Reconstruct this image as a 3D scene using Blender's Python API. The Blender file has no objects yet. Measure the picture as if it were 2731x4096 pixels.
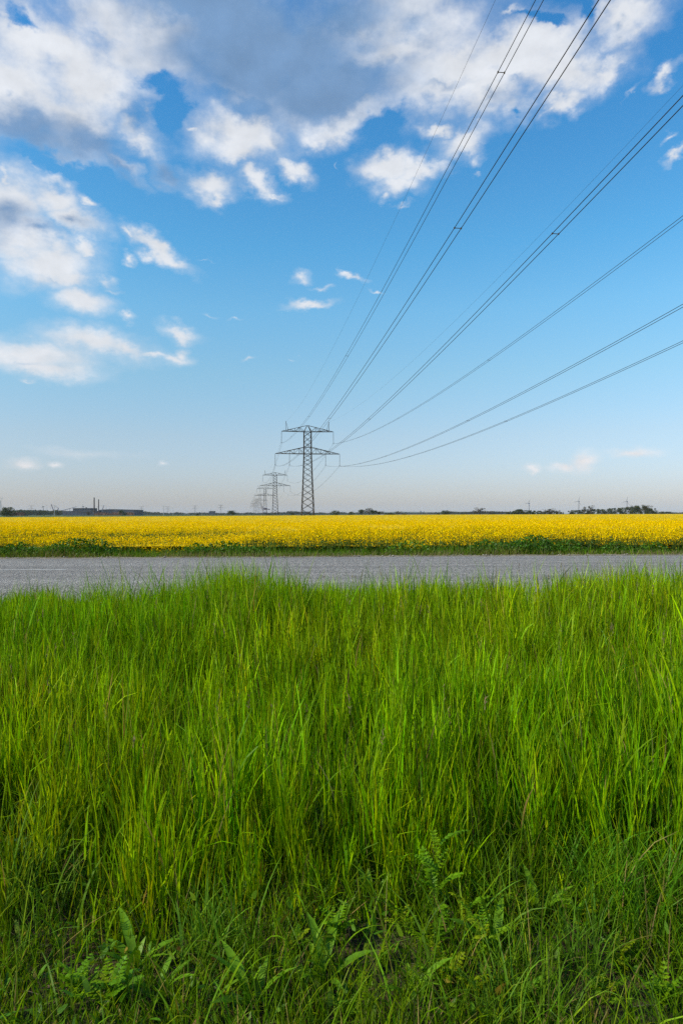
import bpy, math, random
import numpy as np
from mathutils import Vector, Matrix

rng = np.random.default_rng(7)
random.seed(7)
SC = bpy.context.scene
COL = SC.collection
PI = math.pi

# ---------------------------------------------------------------- camera
PF, PCX, PCY = 2731.0, 1365.5, 2048.0          # focal length and centre in photograph pixels
EYE = Vector((0.0, 0.0, 1.0))                  # road surface is z = 0
ROLL, PITCH = 0.0026, math.atan(9 / 2731)
fw = Vector((0, math.cos(PITCH), math.sin(PITCH)))
rt = Vector((math.cos(ROLL), 0, -math.sin(ROLL)))
up = rt.cross(fw).normalized()
rt = fw.cross(up).normalized()
cam_d = bpy.data.cameras.new('camera')
cam_d.sensor_fit = 'VERTICAL'
cam_d.sensor_height = 36.0
cam_d.lens = 24.0
cam_d.clip_start = 0.05
cam_d.clip_end = 60000
cam = bpy.data.objects.new('camera', cam_d)
COL.objects.link(cam)
M3 = Matrix((rt, up, -fw)).transposed()
cam.matrix_world = Matrix.Translation(EYE) @ M3.to_4x4()
SC.camera = cam


def ray(px, py):
    return (fw + rt * ((px - PCX) / PF) + up * ((PCY - py) / PF))


def at(px, py, Y):
    d = ray(px, py)
    return EYE + d * (Y / d.y)


# ---------------------------------------------------------------- light
SUN_EL, SUN_AZ = math.radians(35), math.radians(-112)   # azimuth clockwise from +Y
EXPOSURE = 0.55
SKY_STRENGTH = 0.10
sdir = Vector((math.sin(SUN_AZ) * math.cos(SUN_EL), math.cos(SUN_AZ) * math.cos(SUN_EL), math.sin(SUN_EL)))
sun_d = bpy.data.lights.new('sun', 'SUN')
sun_d.energy = 4.2
sun_d.angle = math.radians(2.0)
sun_d.color = (1.0, 0.88, 0.70)
sun = bpy.data.objects.new('sun', sun_d)
COL.objects.link(sun)
sun.rotation_euler = sdir.to_track_quat('Z', 'Y').to_euler()

vs = SC.view_settings
vs.view_transform = 'Standard'
vs.look = 'None'
vs.exposure = EXPOSURE
vs.gamma = 1.0
vs.use_curve_mapping = False
SC.cycles.max_bounces = 6
SC.cycles.diffuse_bounces = 3
SC.cycles.glossy_bounces = 2
SC.cycles.transmission_bounces = 3
SC.cycles.volume_bounces = 1
SC.cycles.transparent_max_bounces = 8
SC.cycles.use_denoising = False


class NT:
    """short hand for building node trees"""
    def __init__(s, tree):
        s.t = tree
        s.n = tree.nodes
        s.l = tree.links

    def new(s, typ, **kw):
        nd = s.n.new(typ)
        for k, v in kw.items():
            setattr(nd, k, v)
        return nd

    def put(s, sock, v):
        if isinstance(v, bpy.types.NodeSocket):
            s.l.new(v, sock)
        else:
            sock.default_value = v

    def math(s, op, a, b=None, c=None, clamp=False):
        nd = s.new('ShaderNodeMath', operation=op, use_clamp=clamp)
        s.put(nd.inputs[0], a)
        if b is not None:
            s.put(nd.inputs[1], b)
        if c is not None:
            s.put(nd.inputs[2], c)
        return nd.outputs[0]

    def vmath(s, op, a, b=None):
        nd = s.new('ShaderNodeVectorMath', operation=op)
        s.put(nd.inputs[0], a)
        if b is not None:
            s.put(nd.inputs[3 if op == 'SCALE' else 1], b)
        return nd.outputs['Value' if op in ('LENGTH', 'DOT_PRODUCT') else 'Vector']

    def mix(s, f, a, b, blend='MIX'):
        nd = s.new('ShaderNodeMix', data_type='RGBA', blend_type=blend)
        s.put(nd.inputs[0], f)
        s.put(nd.inputs[6], a)
        s.put(nd.inputs[7], b)
        return nd.outputs[2]

    def step(s, v, lo, hi, o0=0.0, o1=1.0, smooth=True):
        nd = s.new('ShaderNodeMapRange', interpolation_type='SMOOTHSTEP' if smooth else 'LINEAR')
        s.put(nd.inputs[0], v)
        for i, q in enumerate((lo, hi, o0, o1)):
            s.put(nd.inputs[i + 1], q)
        return nd.outputs[0]

    def noise(s, vec, scale, detail=4, rough=0.55, dist=0.0, out='Fac'):
        nd = s.new('ShaderNodeTexNoise')
        if vec is not None:
            s.put(nd.inputs['Vector'], vec)
        nd.inputs['Scale'].default_value = scale
        nd.inputs['Detail'].default_value = detail
        nd.inputs['Roughness'].default_value = rough
        nd.inputs['Distortion'].default_value = dist
        return nd.outputs[out]


# ---------------------------------------------------------------- sky with clouds
# display-space px on the 1568-wide view of the photograph -> direction at infinity
K = 2731 / 1568


def azel(x, y):
    d = ray(x * K, y * K).normalized()
    return math.atan2(d.x, d.y), math.asin(d.z)


# cx, cy, rx, ry, rotation (deg, counter-clockwise), weight
WHITE = [
    (130, 110, 190, 110, -10, 1.0), (20, 200, 160, 130, 0, 1), (210, 190, 140, 110, 0, 1), (90, 275, 190, 85, 0, 1.1),
    (300, 290, 110, 75, -20, .6), (200, 345, 130, 55, -15, .65), (285, 395, 90, 26, -25, .55), (345, 265, 45, 50, 0, .45),
    (330, 110, 110, 80, 0, 1), (390, 100, 100, 80, 0, 1.1), (300, 40, 160, 70, 0, 1.1), (330, 340, 90, 50, -20, .55), (470, 60, 240, 110, 0, 1.1), (620, 130, 230, 130, 0, 1.1), (740, 210, 240, 100, 8, 1.0),
    (880, 80, 240, 120, 0, 1.0), (1010, 170, 200, 95, 5, 1.0), (1190, 130, 180, 85, -8, 1.0), (1110, 210, 120, 70, 0, .9),
    (1300, 150, 120, 55, -5, .95), (1400, 150, 75, 40, 20, .8), (1300, 220, 60, 40, 25, .8), (1270, 245, 40, 22, 20, .6),
    (560, 310, 110, 70, 0, 1), (540, 350, 55, 40, 0, .9), (610, 330, 60, 40, 0, .8), (770, 290, 80, 50, 20, .95),
    (735, 320, 40, 40, 0, .8), (835, 250, 80, 45, 15, .9), (455, 310, 22, 20, 0, .55),
    (1060, 320, 75, 40, 15, .8), (1000, 300, 50, 30, 0, .7), (1085, 360, 35, 30, 0, .35), (1083, 407, 20, 12, 0, .3),
    (1440, 35, 85, 75, 0, .9), (1180, 15, 50, 22, 10, .5), (1525, 190, 45, 24, 10, .65), (1455, 205, 50, 14, 35, .3),
    (676, 385, 44, 28, -10, .9), (895, 395, 68, 38, 5, .95), (955, 395, 62, 32, 15, .9), (920, 430, 55, 35, 0, .9), (897, 465, 20, 26, 0, .55),
    (930, 490, 35, 10, 10, .3), (480, 425, 70, 42, -5, .85), (500, 450, 45, 22, -10, .7), (390, 405, 62, 42, -25, .6), (590, 425, 55, 30, -20, .8), (625, 443, 38, 13, -5, .6),
    (1530, 325, 26, 14, 5, .5), (1558, 360, 36, 14, 10, .6), (780, 390, 8, 18, 0, .25),
    (20, 480, 90, 95, 0, 1), (120, 455, 75, 42, -15, 1), (170, 510, 75, 45, -15, .95), (205, 468, 28, 20, -10, .75), (60, 550, 110, 60, 0, .85), (0, 410, 22, 40, 0, .7),
    (65, 385, 40, 16, -30, .25), (110, 605, 105, 50, 8, 1), (150, 630, 70, 30, 0, .9), (195, 580, 40, 22, 0, .75), (185, 685, 68, 33, -8, 1), (240, 640, 55, 22, -15, .45), (262, 662, 40, 12, 0, .35), (288, 731, 27, 13, -8, .55),
    (360, 575, 80, 22, -22, .9), (300, 540, 32, 14, -15, .6), (296, 588, 20, 16, 0, .6), (395, 595, 35, 18, -15, .7),
    (60, 815, 160, 42, 0, .9), (220, 790, 130, 36, -4, .9), (290, 800, 60, 26, -6, .8), (90, 845, 140, 24, 0, .8), (400, 815, 44, 18, 0, .75), (415, 800, 24, 18, 30, .7), (345, 808, 70, 14, 0, .6), (62, 872, 26, 8, 0, .45),
    (418, 760, 54, 18, -8, .8), (718, 704, 60, 12, -2, .75), (690, 640, 36, 20, -5, .5), (735, 666, 30, 10, 0, .55), (806, 637, 34, 11, -3, .6), (858, 667, 28, 6, 0, .35),
    (575, 822, 26, 10, 10, .25), (550, 722, 20, 6, 0, .3), (495, 712, 36, 8, -10, .2), (672, 806, 14, 6, 0, .18), (465, 581, 22, 5, 0, .15),
    (58, 1063, 48, 16, 0, .65), (132, 1063, 24, 9, 0, .5), (372, 1069, 20, 8, 0, .35), (200, 1040, 190, 22, -3, .2),
    (1342, 1062, 36, 20, 10, .85), (1300, 1073, 45, 10, 0, .6), (1455, 1043, 66, 15, -3, .7), (1222, 1074, 28, 10, 0, .45),
]
GREY = [
    (440, 20, 210, 90, 0, 1.1), (600, 110, 220, 130, -5, 1.35), (560, 240, 130, 60, -8, 1.0), (760, 210, 210, 80, 8, 1.15), (760, 50, 200, 90, 0, 1.05),
    (950, 60, 130, 80, 0, .55), (1000, 190, 160, 45, 0, .5), (1120, 230, 110, 40, 0, .5), (1180, 190, 100, 40, 0, .35),
    (60, 310, 200, 85, -5, .8), (220, 345, 150, 70, -15, .8), (320, 270, 100, 60, -10, .6), (280, 400, 90, 30, -25, .7), (20, 210, 60, 60, 0, .25),
    (20, 505, 110, 80, 0, .68), (100, 545, 110, 40, 0, .65), (390, 405, 60, 45, 0, .8), (180, 520, 60, 35, -10, .5),
    (60, 835, 160, 26, 0, .15), (260, 818, 90, 16, 0, .15), (1430, 60, 60, 40, 0, .4),
    (640, 330, 60, 40, 0, .4), (110, 640, 80, 15, 0, .3), (400, 300, 60, 60, 0, .6),
]
HOLE = [(150, 392, 150, 24, -8, .55), (48, 18, 42, 30, -15, .6), (360, 190, 40, 30, 0, .4), (395, 255, 30, 55, 10, .9), (880, 300, 45, 30, 20, .7), (1190, 245, 25, 16, 0, .4), (1250, 45, 56, 18, -25, .7), (1345, 40, 24, 54, 20, .4)]

# elevation (radians) -> colour factor / 2 on the Sky Texture
SKY_TINT = [(.0, (.485, .465, .555)), (.04, (.465, .452, .53)), (.112, (.505, .505, .51)), (.20, (.48, .60, .565)), (.287, (.415, .67, .665)), (.37, (.30, .66, .715)), (.60, (.17, .56, .74)), (1.0, (.17, .53, .72))]

world = bpy.data.worlds.new('World')
SC.world = world
world.use_nodes = True
W = NT(world.node_tree)
W.n.clear()
sky = W.new('ShaderNodeTexSky', sky_type='NISHITA')
sky.sun_disc = False
sky.sun_elevation = SUN_EL
sky.sun_rotation = SUN_AZ
sky.altitude = 0
sky.air_density = 1.0
sky.dust_density = 1.0
sky.ozone_density = 3.0
tc = W.new('ShaderNodeTexCoord')
D = W.vmath('NORMALIZE', tc.outputs['Generated'])
sx = W.new('ShaderNodeSeparateXYZ')
W.put(sx.inputs[0], D)
AZ = W.math('ARCTAN2', sx.outputs[0], sx.outputs[1])
EL = W.math('ARCSINE', sx.outputs[2])
cx = W.new('ShaderNodeCombineXYZ')
W.put(cx.inputs[0], AZ)
W.put(cx.inputs[1], EL)
P = cx.outputs[0]
# finer, flatter structure towards the horizon, as under a cloud layer
flat = W.new('ShaderNodeVectorMath', operation='MULTIPLY')
W.put(flat.inputs[0], P)
flat.inputs[1].default_value = (1.0, 1.5, 1.0)
PN = flat.outputs[0]
w1 = W.vmath('SCALE', W.vmath('SUBTRACT', W.noise(PN, 9, 3, .5, out='Color'), (.5, .5, .5)), W.step(EL, .02, .55, .022, .075, False))
w2 = W.vmath('SCALE', W.vmath('SUBTRACT', W.noise(PN, 34, 5, .6, out='Color'), (.5, .5, .5)), W.step(EL, .02, .5, .016, .044, False))
PW = W.vmath('ADD', W.vmath('ADD', P, w1), w2)


def field(blobs, k=.12, PW=None):
    acc = None
    for (bx, by, rx, ry, rot, wt) in blobs:
        a0, e0 = azel(bx, by)
        a1, _ = azel(bx + rx, by)
        a2, _ = azel(bx - rx, by)
        _, e1 = azel(bx, by - ry)
        _, e2 = azel(bx, by + ry)
        mp = W.new('ShaderNodeMapping', vector_type='TEXTURE')
        if acc is None:
            W.put(mp.inputs[0], PW)
        else:                                  # chained one after the other: keeps the shader small
            ch = W.new('ShaderNodeVectorMath', operation='MULTIPLY_ADD')
            W.put(ch.inputs[0], acc)
            ch.inputs[1].default_value = (1e-6, 1e-6, 0)
            W.put(ch.inputs[2], PW)
            W.put(mp.inputs[0], ch.outputs[0])
        mp.inputs[1].default_value = (a0, e0, 0)
        mp.inputs[2].default_value = (0, 0, math.radians(rot))
        mp.inputs[3].default_value = ((a1 - a2) / 2 * 1.12, (e1 - e2) / 2 * 1.12, 1)
        ln = W.vmath('LENGTH', mp.outputs[0])
        f = W.math('MULTIPLY_ADD', ln, -1.0, wt)
        acc = f if acc is None else W.math('SMOOTH_MAX', acc, f, k)
    return acc


n_a = W.noise(PN, 12, 9, .61)
n_b = W.noise(W.vmath('ADD', PN, (.012, -.028, 0)), 12, 9, .58)
n_c = W.noise(PN, 4.5, 6, .55)
UNIT = 1.0 / (SKY_STRENGTH * 2 ** EXPOSURE)
white_c = (0.80, 0.83, 0.88, 1)
grey_c = (0.205, 0.35, 0.58, 1)
# the blue of the sky: a clean upper sky over a paler, greyer band of air at the horizon
tr = W.new('ShaderNodeValToRGB')
els = tr.color_ramp.elements
while len(els) < len(SKY_TINT):
    els.new(.5)
for e_, (p_, c_) in zip(els, SKY_TINT):
    e_.position = p_
    e_.color = (*c_, 1)
W.put(tr.inputs[0], EL)
base = W.vmath('MULTIPLY', sky.outputs[0], W.vmath('SCALE', tr.outputs[0], 2.0))
low = W.step(EL, .03, .16)
warm_low = W.mix(low, (1.12, 1.05, 1.0, 1), (1, 1, 1, 1))
relief_shade = W.step(W.math('MULTIPLY_ADD', W.math('SUBTRACT', n_a, n_b), 1.3, 1.0), .55, 1.45, .80, 1.12, False)  # offset noise difference: lit and shaded sides painted into the cloud colour
out_m = W.math('MAXIMUM', W.step(W.math('ABSOLUTE', AZ), .50, .62), W.step(EL, .67, .78))


def background(col):
    bg = W.new('ShaderNodeBackground')
    W.put(bg.inputs[0], col)
    bg.inputs[1].default_value = SKY_STRENGTH
    return bg.outputs[0]


def layer_col():
    """broken clouds over the rest of the sky: a flat layer seen in perspective"""
    zc = W.math('MAXIMUM', sx.outputs[2], .06)
    lay = W.new('ShaderNodeCombineXYZ')
    W.put(lay.inputs[0], W.math('DIVIDE', sx.outputs[0], zc))
    W.put(lay.inputs[1], W.math('DIVIDE', sx.outputs[1], zc))
    n_l = W.noise(lay.outputs[0], 1.1, 8, .58)
    d = W.math('MULTIPLY', W.math('MULTIPLY', W.step(n_l, .50, .66), out_m), W.step(EL, .03, .2))
    return W.mix(W.math('MULTIPLY', d, .95), base, W.vmath('SCALE', W.mix(W.step(n_l, .58, .75), white_c, (.45, .52, .66, 1)), UNIT))


AZ_CUT = [-.70, -.24, .02, .70]
EL_CUT = [-.05, .34, .90]


def near_region(blobs, a0, a1, e0, e1):
    out = []
    for b_ in blobs:
        r_ = max(b_[2], b_[3]) * K / PF * 1.5 + .09
        a, e = azel(b_[0], b_[1])
        if a0 - r_ < a < a1 + r_ and e0 - r_ < e < e1 + r_:
            out.append(b_)
    return out


def cloud_col(a0, a1, e0, e1):
    """one piece of the cloudy sky, as a node group"""
    global W
    outer = W
    g = bpy.data.node_groups.new('clouds', 'ShaderNodeTree')
    ins = {'P': PW, 'n_a': n_a, 'n_c': n_c, 'relief_shade': relief_shade, 'out_m': out_m, 'base': base, 'warm': warm_low}
    for k_ in ins:
        g.interface.new_socket(k_, in_out='INPUT', socket_type='NodeSocketVector' if k_ in ('P', 'base', 'warm') else 'NodeSocketFloat')
    g.interface.new_socket('col', in_out='OUTPUT', socket_type='NodeSocketVector')
    W = NT(g)
    gi = W.new('NodeGroupInput').outputs
    FW = field(near_region(WHITE, a0, a1, e0, e1), .12, gi['P'])
    body = W.math('MULTIPLY_ADD', W.math('SUBTRACT', gi['n_a'], .5), 1.15, FW)
    hb = near_region(HOLE, a0, a1, e0, e1)
    if hb:
        body = W.math('SUBTRACT', body, W.step(field(hb, .1, gi['P']), -.6, .9, 0, 1.3))
    dens = W.math('ADD', W.math('MULTIPLY', W.step(body, -.52, .45), .42), W.math('MULTIPLY', W.step(body, -.02, .70), .58))
    gb = near_region(GREY, a0, a1, e0, e1)
    if gb:
        grey = W.step(W.math('MULTIPLY_ADD', W.math('SUBTRACT', gi['n_c'], .5), 1.1, field(gb, .2, gi['P'])), -.15, .75)
        cl = W.mix(grey, white_c, grey_c)
    else:
        cl = W.vmath('ADD', white_c[:3], (0, 0, 0))
    cl = W.vmath('MULTIPLY', W.vmath('SCALE', cl, W.math('MULTIPLY', gi['relief_shade'], UNIT)), gi['warm'])
    d = W.math('MULTIPLY', W.math('MULTIPLY', dens, W.math('SUBTRACT', 1.0, gi['out_m'])), .97)
    res = W.mix(d, gi['base'], cl)
    go = W.new('NodeGroupOutput')
    W.l.new(res, go.inputs[0])
    W = outer
    gn = W.new('ShaderNodeGroup')
    gn.node_tree = g
    for k_, v_ in ins.items():
        W.l.new(v_, gn.inputs[k_])
    return gn.outputs[0]


def choose(fac, A, B):
    mx_ = W.new('ShaderNodeMixShader')
    W.put(mx_.inputs[0], fac)
    W.l.new(A, mx_.inputs[1])
    W.l.new(B, mx_.inputs[2])
    return mx_.outputs[0]


# the sky is evaluated piece by piece: only the clouds near a direction are summed for it
cols = []
for i in range(3):
    lo, hi = (background(cloud_col(AZ_CUT[i], AZ_CUT[i + 1], EL_CUT[j], EL_CUT[j + 1])) for j in (0, 1))
    cols.append(choose(W.math('GREATER_THAN', EL, EL_CUT[1]), lo, hi))
front = choose(W.math('GREATER_THAN', AZ, AZ_CUT[1]), cols[0], choose(W.math('GREATER_THAN', AZ, AZ_CUT[2]), cols[1], cols[2]))
allsky = choose(W.math('LESS_THAN', out_m, .9999), background(layer_col()), front)
wo = W.new('ShaderNodeOutputWorld')
W.l.new(allsky, wo.inputs[0])
world.cycles.sampling_method = 'MANUAL'
world.cycles.sample_map_resolution = 512


# ---------------------------------------------------------------- helpers
def mat(name, rough=.8, spec=.3):
    m = bpy.data.materials.new(name)
    m.use_nodes = True
    n = NT(m.node_tree)
    b = n.n['Principled BSDF']
    b.inputs['Roughness'].default_value = rough
    b.inputs['Specular IOR Level'].default_value = spec
    return m, n, b


def pos(n, scale=(1, 1, 1)):
    t = n.new('ShaderNodeTexCoord')
    mp = n.new('ShaderNodeMapping')
    n.put(mp.inputs[0], t.outputs['Object'])
    mp.inputs[3].default_value = scale
    return mp.outputs[0]


def noisy(name, c0, c1, scale, detail=5, rough=.85, bump=0.0, bscale=None, bdist=.02, spec=.25, stretch=(1, 1, 1)):
    m, n, b = mat(name, rough, spec)
    p = pos(n, stretch)
    f = n.step(n.noise(p, scale, detail), .3, .7)
    n.put(b.inputs['Base Color'], n.mix(f, (*c0, 1), (*c1, 1)))
    if bump:
        bp = n.new('ShaderNodeBump')
        bp.inputs['Strength'].default_value = bump
        bp.inputs['Distance'].default_value = bdist
        n.put(bp.inputs['Height'], n.noise(p, bscale or scale, 4))
        n.put(b.inputs['Normal'], bp.outputs[0])
    return m


def leaf_mat(name, trans=.45, gloss=.08, rough=.45, tint=(1, 1, 1)):
    """leaf or petal: colour per blade from the 'tint' attribute, light passes through"""
    m = bpy.data.materials.new(name)
    m.use_nodes = True
    n = NT(m.node_tree)
    n.n.clear()
    a = n.new('ShaderNodeAttribute', attribute_name='tint')
    t = n.new('ShaderNodeTexCoord')
    v = n.noise(t.outputs['Object'], 60, 2)
    c = n.vmath('SCALE', a.outputs['Color'], n.step(v, .25, .75, .82, 1.15))
    d = n.new('ShaderNodeBsdfDiffuse')
    n.put(d.inputs[0], c)
    tr = n.new('ShaderNodeBsdfTranslucent')
    n.put(tr.inputs[0], n.vmath('MULTIPLY', c, (1.25 * tint[0], 1.15 * tint[1], .6 * tint[2])))
    mx = n.new('ShaderNodeMixShader')
    mx.inputs[0].default_value = trans
    n.l.new(d.outputs[0], mx.inputs[1])
    n.l.new(tr.outputs[0], mx.inputs[2])
    g = n.new('ShaderNodeBsdfGlossy')
    g.inputs['Roughness'].default_value = rough
    g.inputs[0].default_value = (.8, .85, .9, 1)
    m2 = n.new('ShaderNodeMixShader')
    m2.inputs[0].default_value = gloss
    n.l.new(mx.outputs[0], m2.inputs[1])
    n.l.new(g.outputs[0], m2.inputs[2])
    o = n.new('ShaderNodeOutputMaterial')
    n.l.new(m2.outputs[0], o.inputs[0])
    return m


def link(name, data, parent=None):
    o = bpy.data.objects.new(name, data)
    COL.objects.link(o)
    if parent is not None:
        o.parent = parent
    return o


def tag(o, label=None, cat=None, group=None, kind=None):
    for k, v in (('label', label), ('category', cat), ('group', group), ('kind', kind)):
        if v:
            o[k] = v
    return o


def thing(name, label, cat, loc=(0, 0, 0), rz=0.0, group=None):
    o = link(name, None)
    o.empty_display_size = .2
    o.location = loc
    o.rotation_euler = (0, 0, rz)
    return tag(o, label, cat, group)


def np_mesh(name, V, faces, tint=None, smooth=False):
    """faces: list of int arrays (n, k); V float (n, 3); tint (n, 3)"""
    me = bpy.data.meshes.new(name)
    V = np.asarray(V, np.float32)
    me.vertices.add(len(V))
    me.vertices.foreach_set('co', V.ravel())
    li = np.concatenate([f.ravel() for f in faces]).astype(np.int32)
    tot = np.concatenate([np.full(len(f), f.shape[1], np.int32) for f in faces])
    st = np.concatenate([[0], np.cumsum(tot)[:-1]]).astype(np.int32)
    me.loops.add(len(li))
    me.loops.foreach_set('vertex_index', li)
    me.polygons.add(len(tot))
    me.polygons.foreach_set('loop_start', st)
    me.polygons.foreach_set('loop_total', tot)
    me.polygons.foreach_set('use_smooth', np.full(len(tot), smooth, bool))
    if tint is not None:
        at_ = me.attributes.new('tint', 'FLOAT_COLOR', 'POINT')
        c = np.ones((len(V), 4), np.float32)
        c[:, :3] = tint
        at_.data.foreach_set('color', c.ravel())
    me.update()
    me.validate()
    return me


class MB:
    """collects boxes, bars and tubes into one mesh"""
    def __init__(s):
        s.v, s.f = [], []

    def add(s, vs_, fs):
        o = len(s.v)
        s.v += [tuple(v) for v in vs_]
        s.f += [tuple(i + o for i in f) for f in fs]
        return s

    def box(s, c, d, rz=0.0):
        c = Vector(c)
        R = Matrix.Rotation(rz, 3, 'Z')
        vs_ = [c + R @ Vector((sx_ * d[0] / 2, sy * d[1] / 2, sz * d[2] / 2)) for sx_ in (-1, 1) for sy in (-1, 1) for sz in (-1, 1)]
        return s.add(vs_, [(0, 1, 3, 2), (4, 6, 7, 5), (0, 4, 5, 1), (2, 3, 7, 6), (0, 2, 6, 4), (1, 5, 7, 3)])

    def bar(s, a, b, t, t2=None):
        a, b = Vector(a), Vector(b)
        t2 = t if t2 is None else t2
        z = (b - a).normalized()
        x = z.cross(Vector((0, 0, 1)) if abs(z.z) < .95 else Vector((1, 0, 0))).normalized()
        y = z.cross(x)
        vs_ = []
        for p, q in ((a, t), (b, t2)):
            for i, j in ((-1, -1), (1, -1), (1, 1), (-1, 1)):
                vs_.append(p + x * (i * q / 2) + y * (j * q / 2))
        return s.add(vs_, [(0, 1, 5, 4), (1, 2, 6, 5), (2, 3, 7, 6), (3, 0, 4, 7), (3, 2, 1, 0), (4, 5, 6, 7)])

    def tube(s, pts, r, n=6, r2=None):
        pts = [Vector(p) for p in pts]
        m = len(pts)
        vs_ = []
        for i, p in enumerate(pts):
            z = (pts[min(i + 1, m - 1)] - pts[max(i - 1, 0)]).normalized()
            x = z.cross(Vector((0, 0, 1)) if abs(z.z) < .95 else Vector((1, 0, 0))).normalized()
            y = z.cross(x)
            q = r if r2 is None else r + (r2 - r) * i / (m - 1)
            vs_ += [p + (x * math.cos(2 * PI * k / n) + y * math.sin(2 * PI * k / n)) * q for k in range(n)]
        fs = [(i * n + k, i * n + (k + 1) % n, (i + 1) * n + (k + 1) % n, (i + 1) * n + k) for i in range(m - 1) for k in range(n)]
        fs += [tuple(range(n))[::-1], tuple((m - 1) * n + k for k in range(n))]
        return s.add(vs_, fs)

    def mesh(s, name, m=None):
        me = bpy.data.meshes.new(name)
        me.from_pydata(s.v, [], s.f)
        me.update()
        if m:
            me.materials.append(m)
        return me

    def build(s, name, m=None, parent=None):
        return link(name, s.mesh(name, m), parent)


def copy_tree(o, parent=None):
    c = o.copy()
    COL.objects.link(c)
    if parent is not None:
        c.parent = parent
        c.matrix_parent_inverse = o.matrix_parent_inverse.copy()
    for ch in list(o.children):
        copy_tree(ch, c)
    return c


def lattice_noise(seed, n=64):
    r = np.random.default_rng(seed)
    g = r.random((n, n))

    def f(x, y, freq=1.0):
        x, y = np.asarray(x) * freq, np.asarray(y) * freq
        xi, yi = np.floor(x).astype(int), np.floor(y).astype(int)
        fx, fy = x - xi, y - yi
        fx, fy = fx * fx * (3 - 2 * fx), fy * fy * (3 - 2 * fy)
        a, b = g[xi % n, yi % n], g[(xi + 1) % n, yi % n]
        c, d = g[xi % n, (yi + 1) % n], g[(xi + 1) % n, (yi + 1) % n]
        return (a * (1 - fx) + b * fx) * (1 - fy) + (c * (1 - fx) + d * fx) * fy
    return f


N1, N2, N3, N4 = (lattice_noise(i) for i in (1, 2, 3, 4))

# ---------------------------------------------------------------- ground, road, fields
YAW = .047                                    # the road recedes a little to the right
PS = np.array([-400, -6, 0.5, 2.2, 3.4, 5.2, 6.9, 7.9, 8.7, 16.1, 16.7, 17.5, 18.3, 20, 40000.])
PZ = np.array([-.75, -.72, -.66, -.60, -.54, -.40, -.24, -.05, -.02, -.02, -.03, -.16, -.32, -.36, -.36])


def sroad(x, y):
    return y - YAW * x


def gz(x, y):
    s = sroad(np.asarray(x), np.asarray(y))
    z = np.interp(s, PS, PZ)
    near = np.clip((8.4 - s) / 1.5, 0, 1) + np.clip((s - 16.6) / 1.0, 0, 1) * np.clip((40 - s) / 10, 0, 1)
    return z + near * (.10 * (N1(x, y, 1.1) - .5) + .05 * (N2(x, y, 3.3) - .5))


def sheet(name, xs, ss, zfun, m, kind='structure', dz=0.0, flat_road=True):
    X, S = np.meshgrid(xs, ss)
    Y = S + YAW * X if flat_road else S
    Z = zfun(X, Y) + dz
    V = np.stack([X, Y, Z], -1).reshape(-1, 3)
    nx, ny = len(xs), len(ss)
    i = np.arange(nx * ny).reshape(ny, nx)
    F = np.stack([i[:-1, :-1], i[:-1, 1:], i[1:, 1:], i[1:, :-1]], -1).reshape(-1, 4)
    me = np_mesh(name, V, [F], smooth=True)
    me.materials.append(m)
    return tag(link(name, me), kind=kind)


def soil_material():
    m, n, b = mat('soil', .95, .1)
    p = pos(n)
    a = n.step(n.noise(p, 9, 6), .35, .65)
    c = n.mix(a, (.035, .026, .016, 1), (.085, .062, .035, 1))
    g = n.step(n.noise(p, 2.3, 4), .4, .6)
    c = n.mix(n.math('MULTIPLY', g, .6), c, (.035, .06, .012, 1))
    n.put(b.inputs['Base Color'], c)
    bp = n.new('ShaderNodeBump')
    bp.inputs['Strength'].default_value = .8
    bp.inputs['Distance'].default_value = .03
    n.put(bp.inputs['Height'], n.noise(p, 30, 5))
    n.put(b.inputs['Normal'], bp.outputs[0])
    return m


def road_material(name, c0, c1, c2):
    m, n, b = mat(name, .88, .25)
    p = pos(n)
    vor = n.new('ShaderNodeTexVoronoi')
    n.put(vor.inputs['Vector'], p)
    vor.inputs['Scale'].default_value = 42
    sp = n.new('ShaderNodeSeparateColor')
    n.put(sp.inputs[0], vor.outputs['Color'])
    grain = n.mix(n.step(sp.outputs[0], -.3, 1.3), (*c0, 1), (*c1, 1))
    patch = n.step(n.noise(pos(n, (.35, 1.6, 1)), 1.1, 5), .35, .65)
    track = n.step(n.noise(pos(n, (.03, 1.1, 1)), 1.4, 3), .38, .62)
    c = n.mix(n.math('MULTIPLY', patch, .4), grain, (*c2, 1))
    c = n.vmath('SCALE', c, n.math('MULTIPLY_ADD', track, .2, .92))
    dark = n.math('MULTIPLY', n.step(vor.outputs['Distance'], .0, .75, 1.0, .45), n.step(n.noise(pos(n, (1, .22, 1)), 17, 3, .6),   .36, .64, .86, 1.12))  # gaps between chips darker; stretched mottling paints chip shadows into the colour
    c = n.vmath('SCALE', c, n.math('MULTIPLY', dark, n.step(n.noise(p, 9, 4), .3, .7, .82, 1.14)))
    n.put(b.inputs['Base Color'], c)
    bp = n.new('ShaderNodeBump')
    bp.inputs['Strength'].default_value = 1.0
    bp.inputs['Distance'].default_value = .02
    n.put(bp.inputs['Height'], n.math('MULTIPLY_ADD', vor.outputs['Distance'], -1.0, n.noise(p, 30, 3)))
    n.put(b.inputs['Normal'], bp.outputs[0])
    return m


M_soil = soil_material()
M_road = road_material('road_chippings', (.19, .178, .165), (.52, .485, .45), (.33, .31, .29))
M_shoulder = road_material('road_shoulder', (.19, .18, .165), (.43, .41, .38), (.25, .23, .19))
M_verge = noisy('verge_litter', (.10, .085, .055), (.26, .22, .16), 5, 6, .95, .6, 25)
M_far = noisy('far_ground', (.05, .075, .02), (.09, .10, .035), .02, 5)

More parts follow.
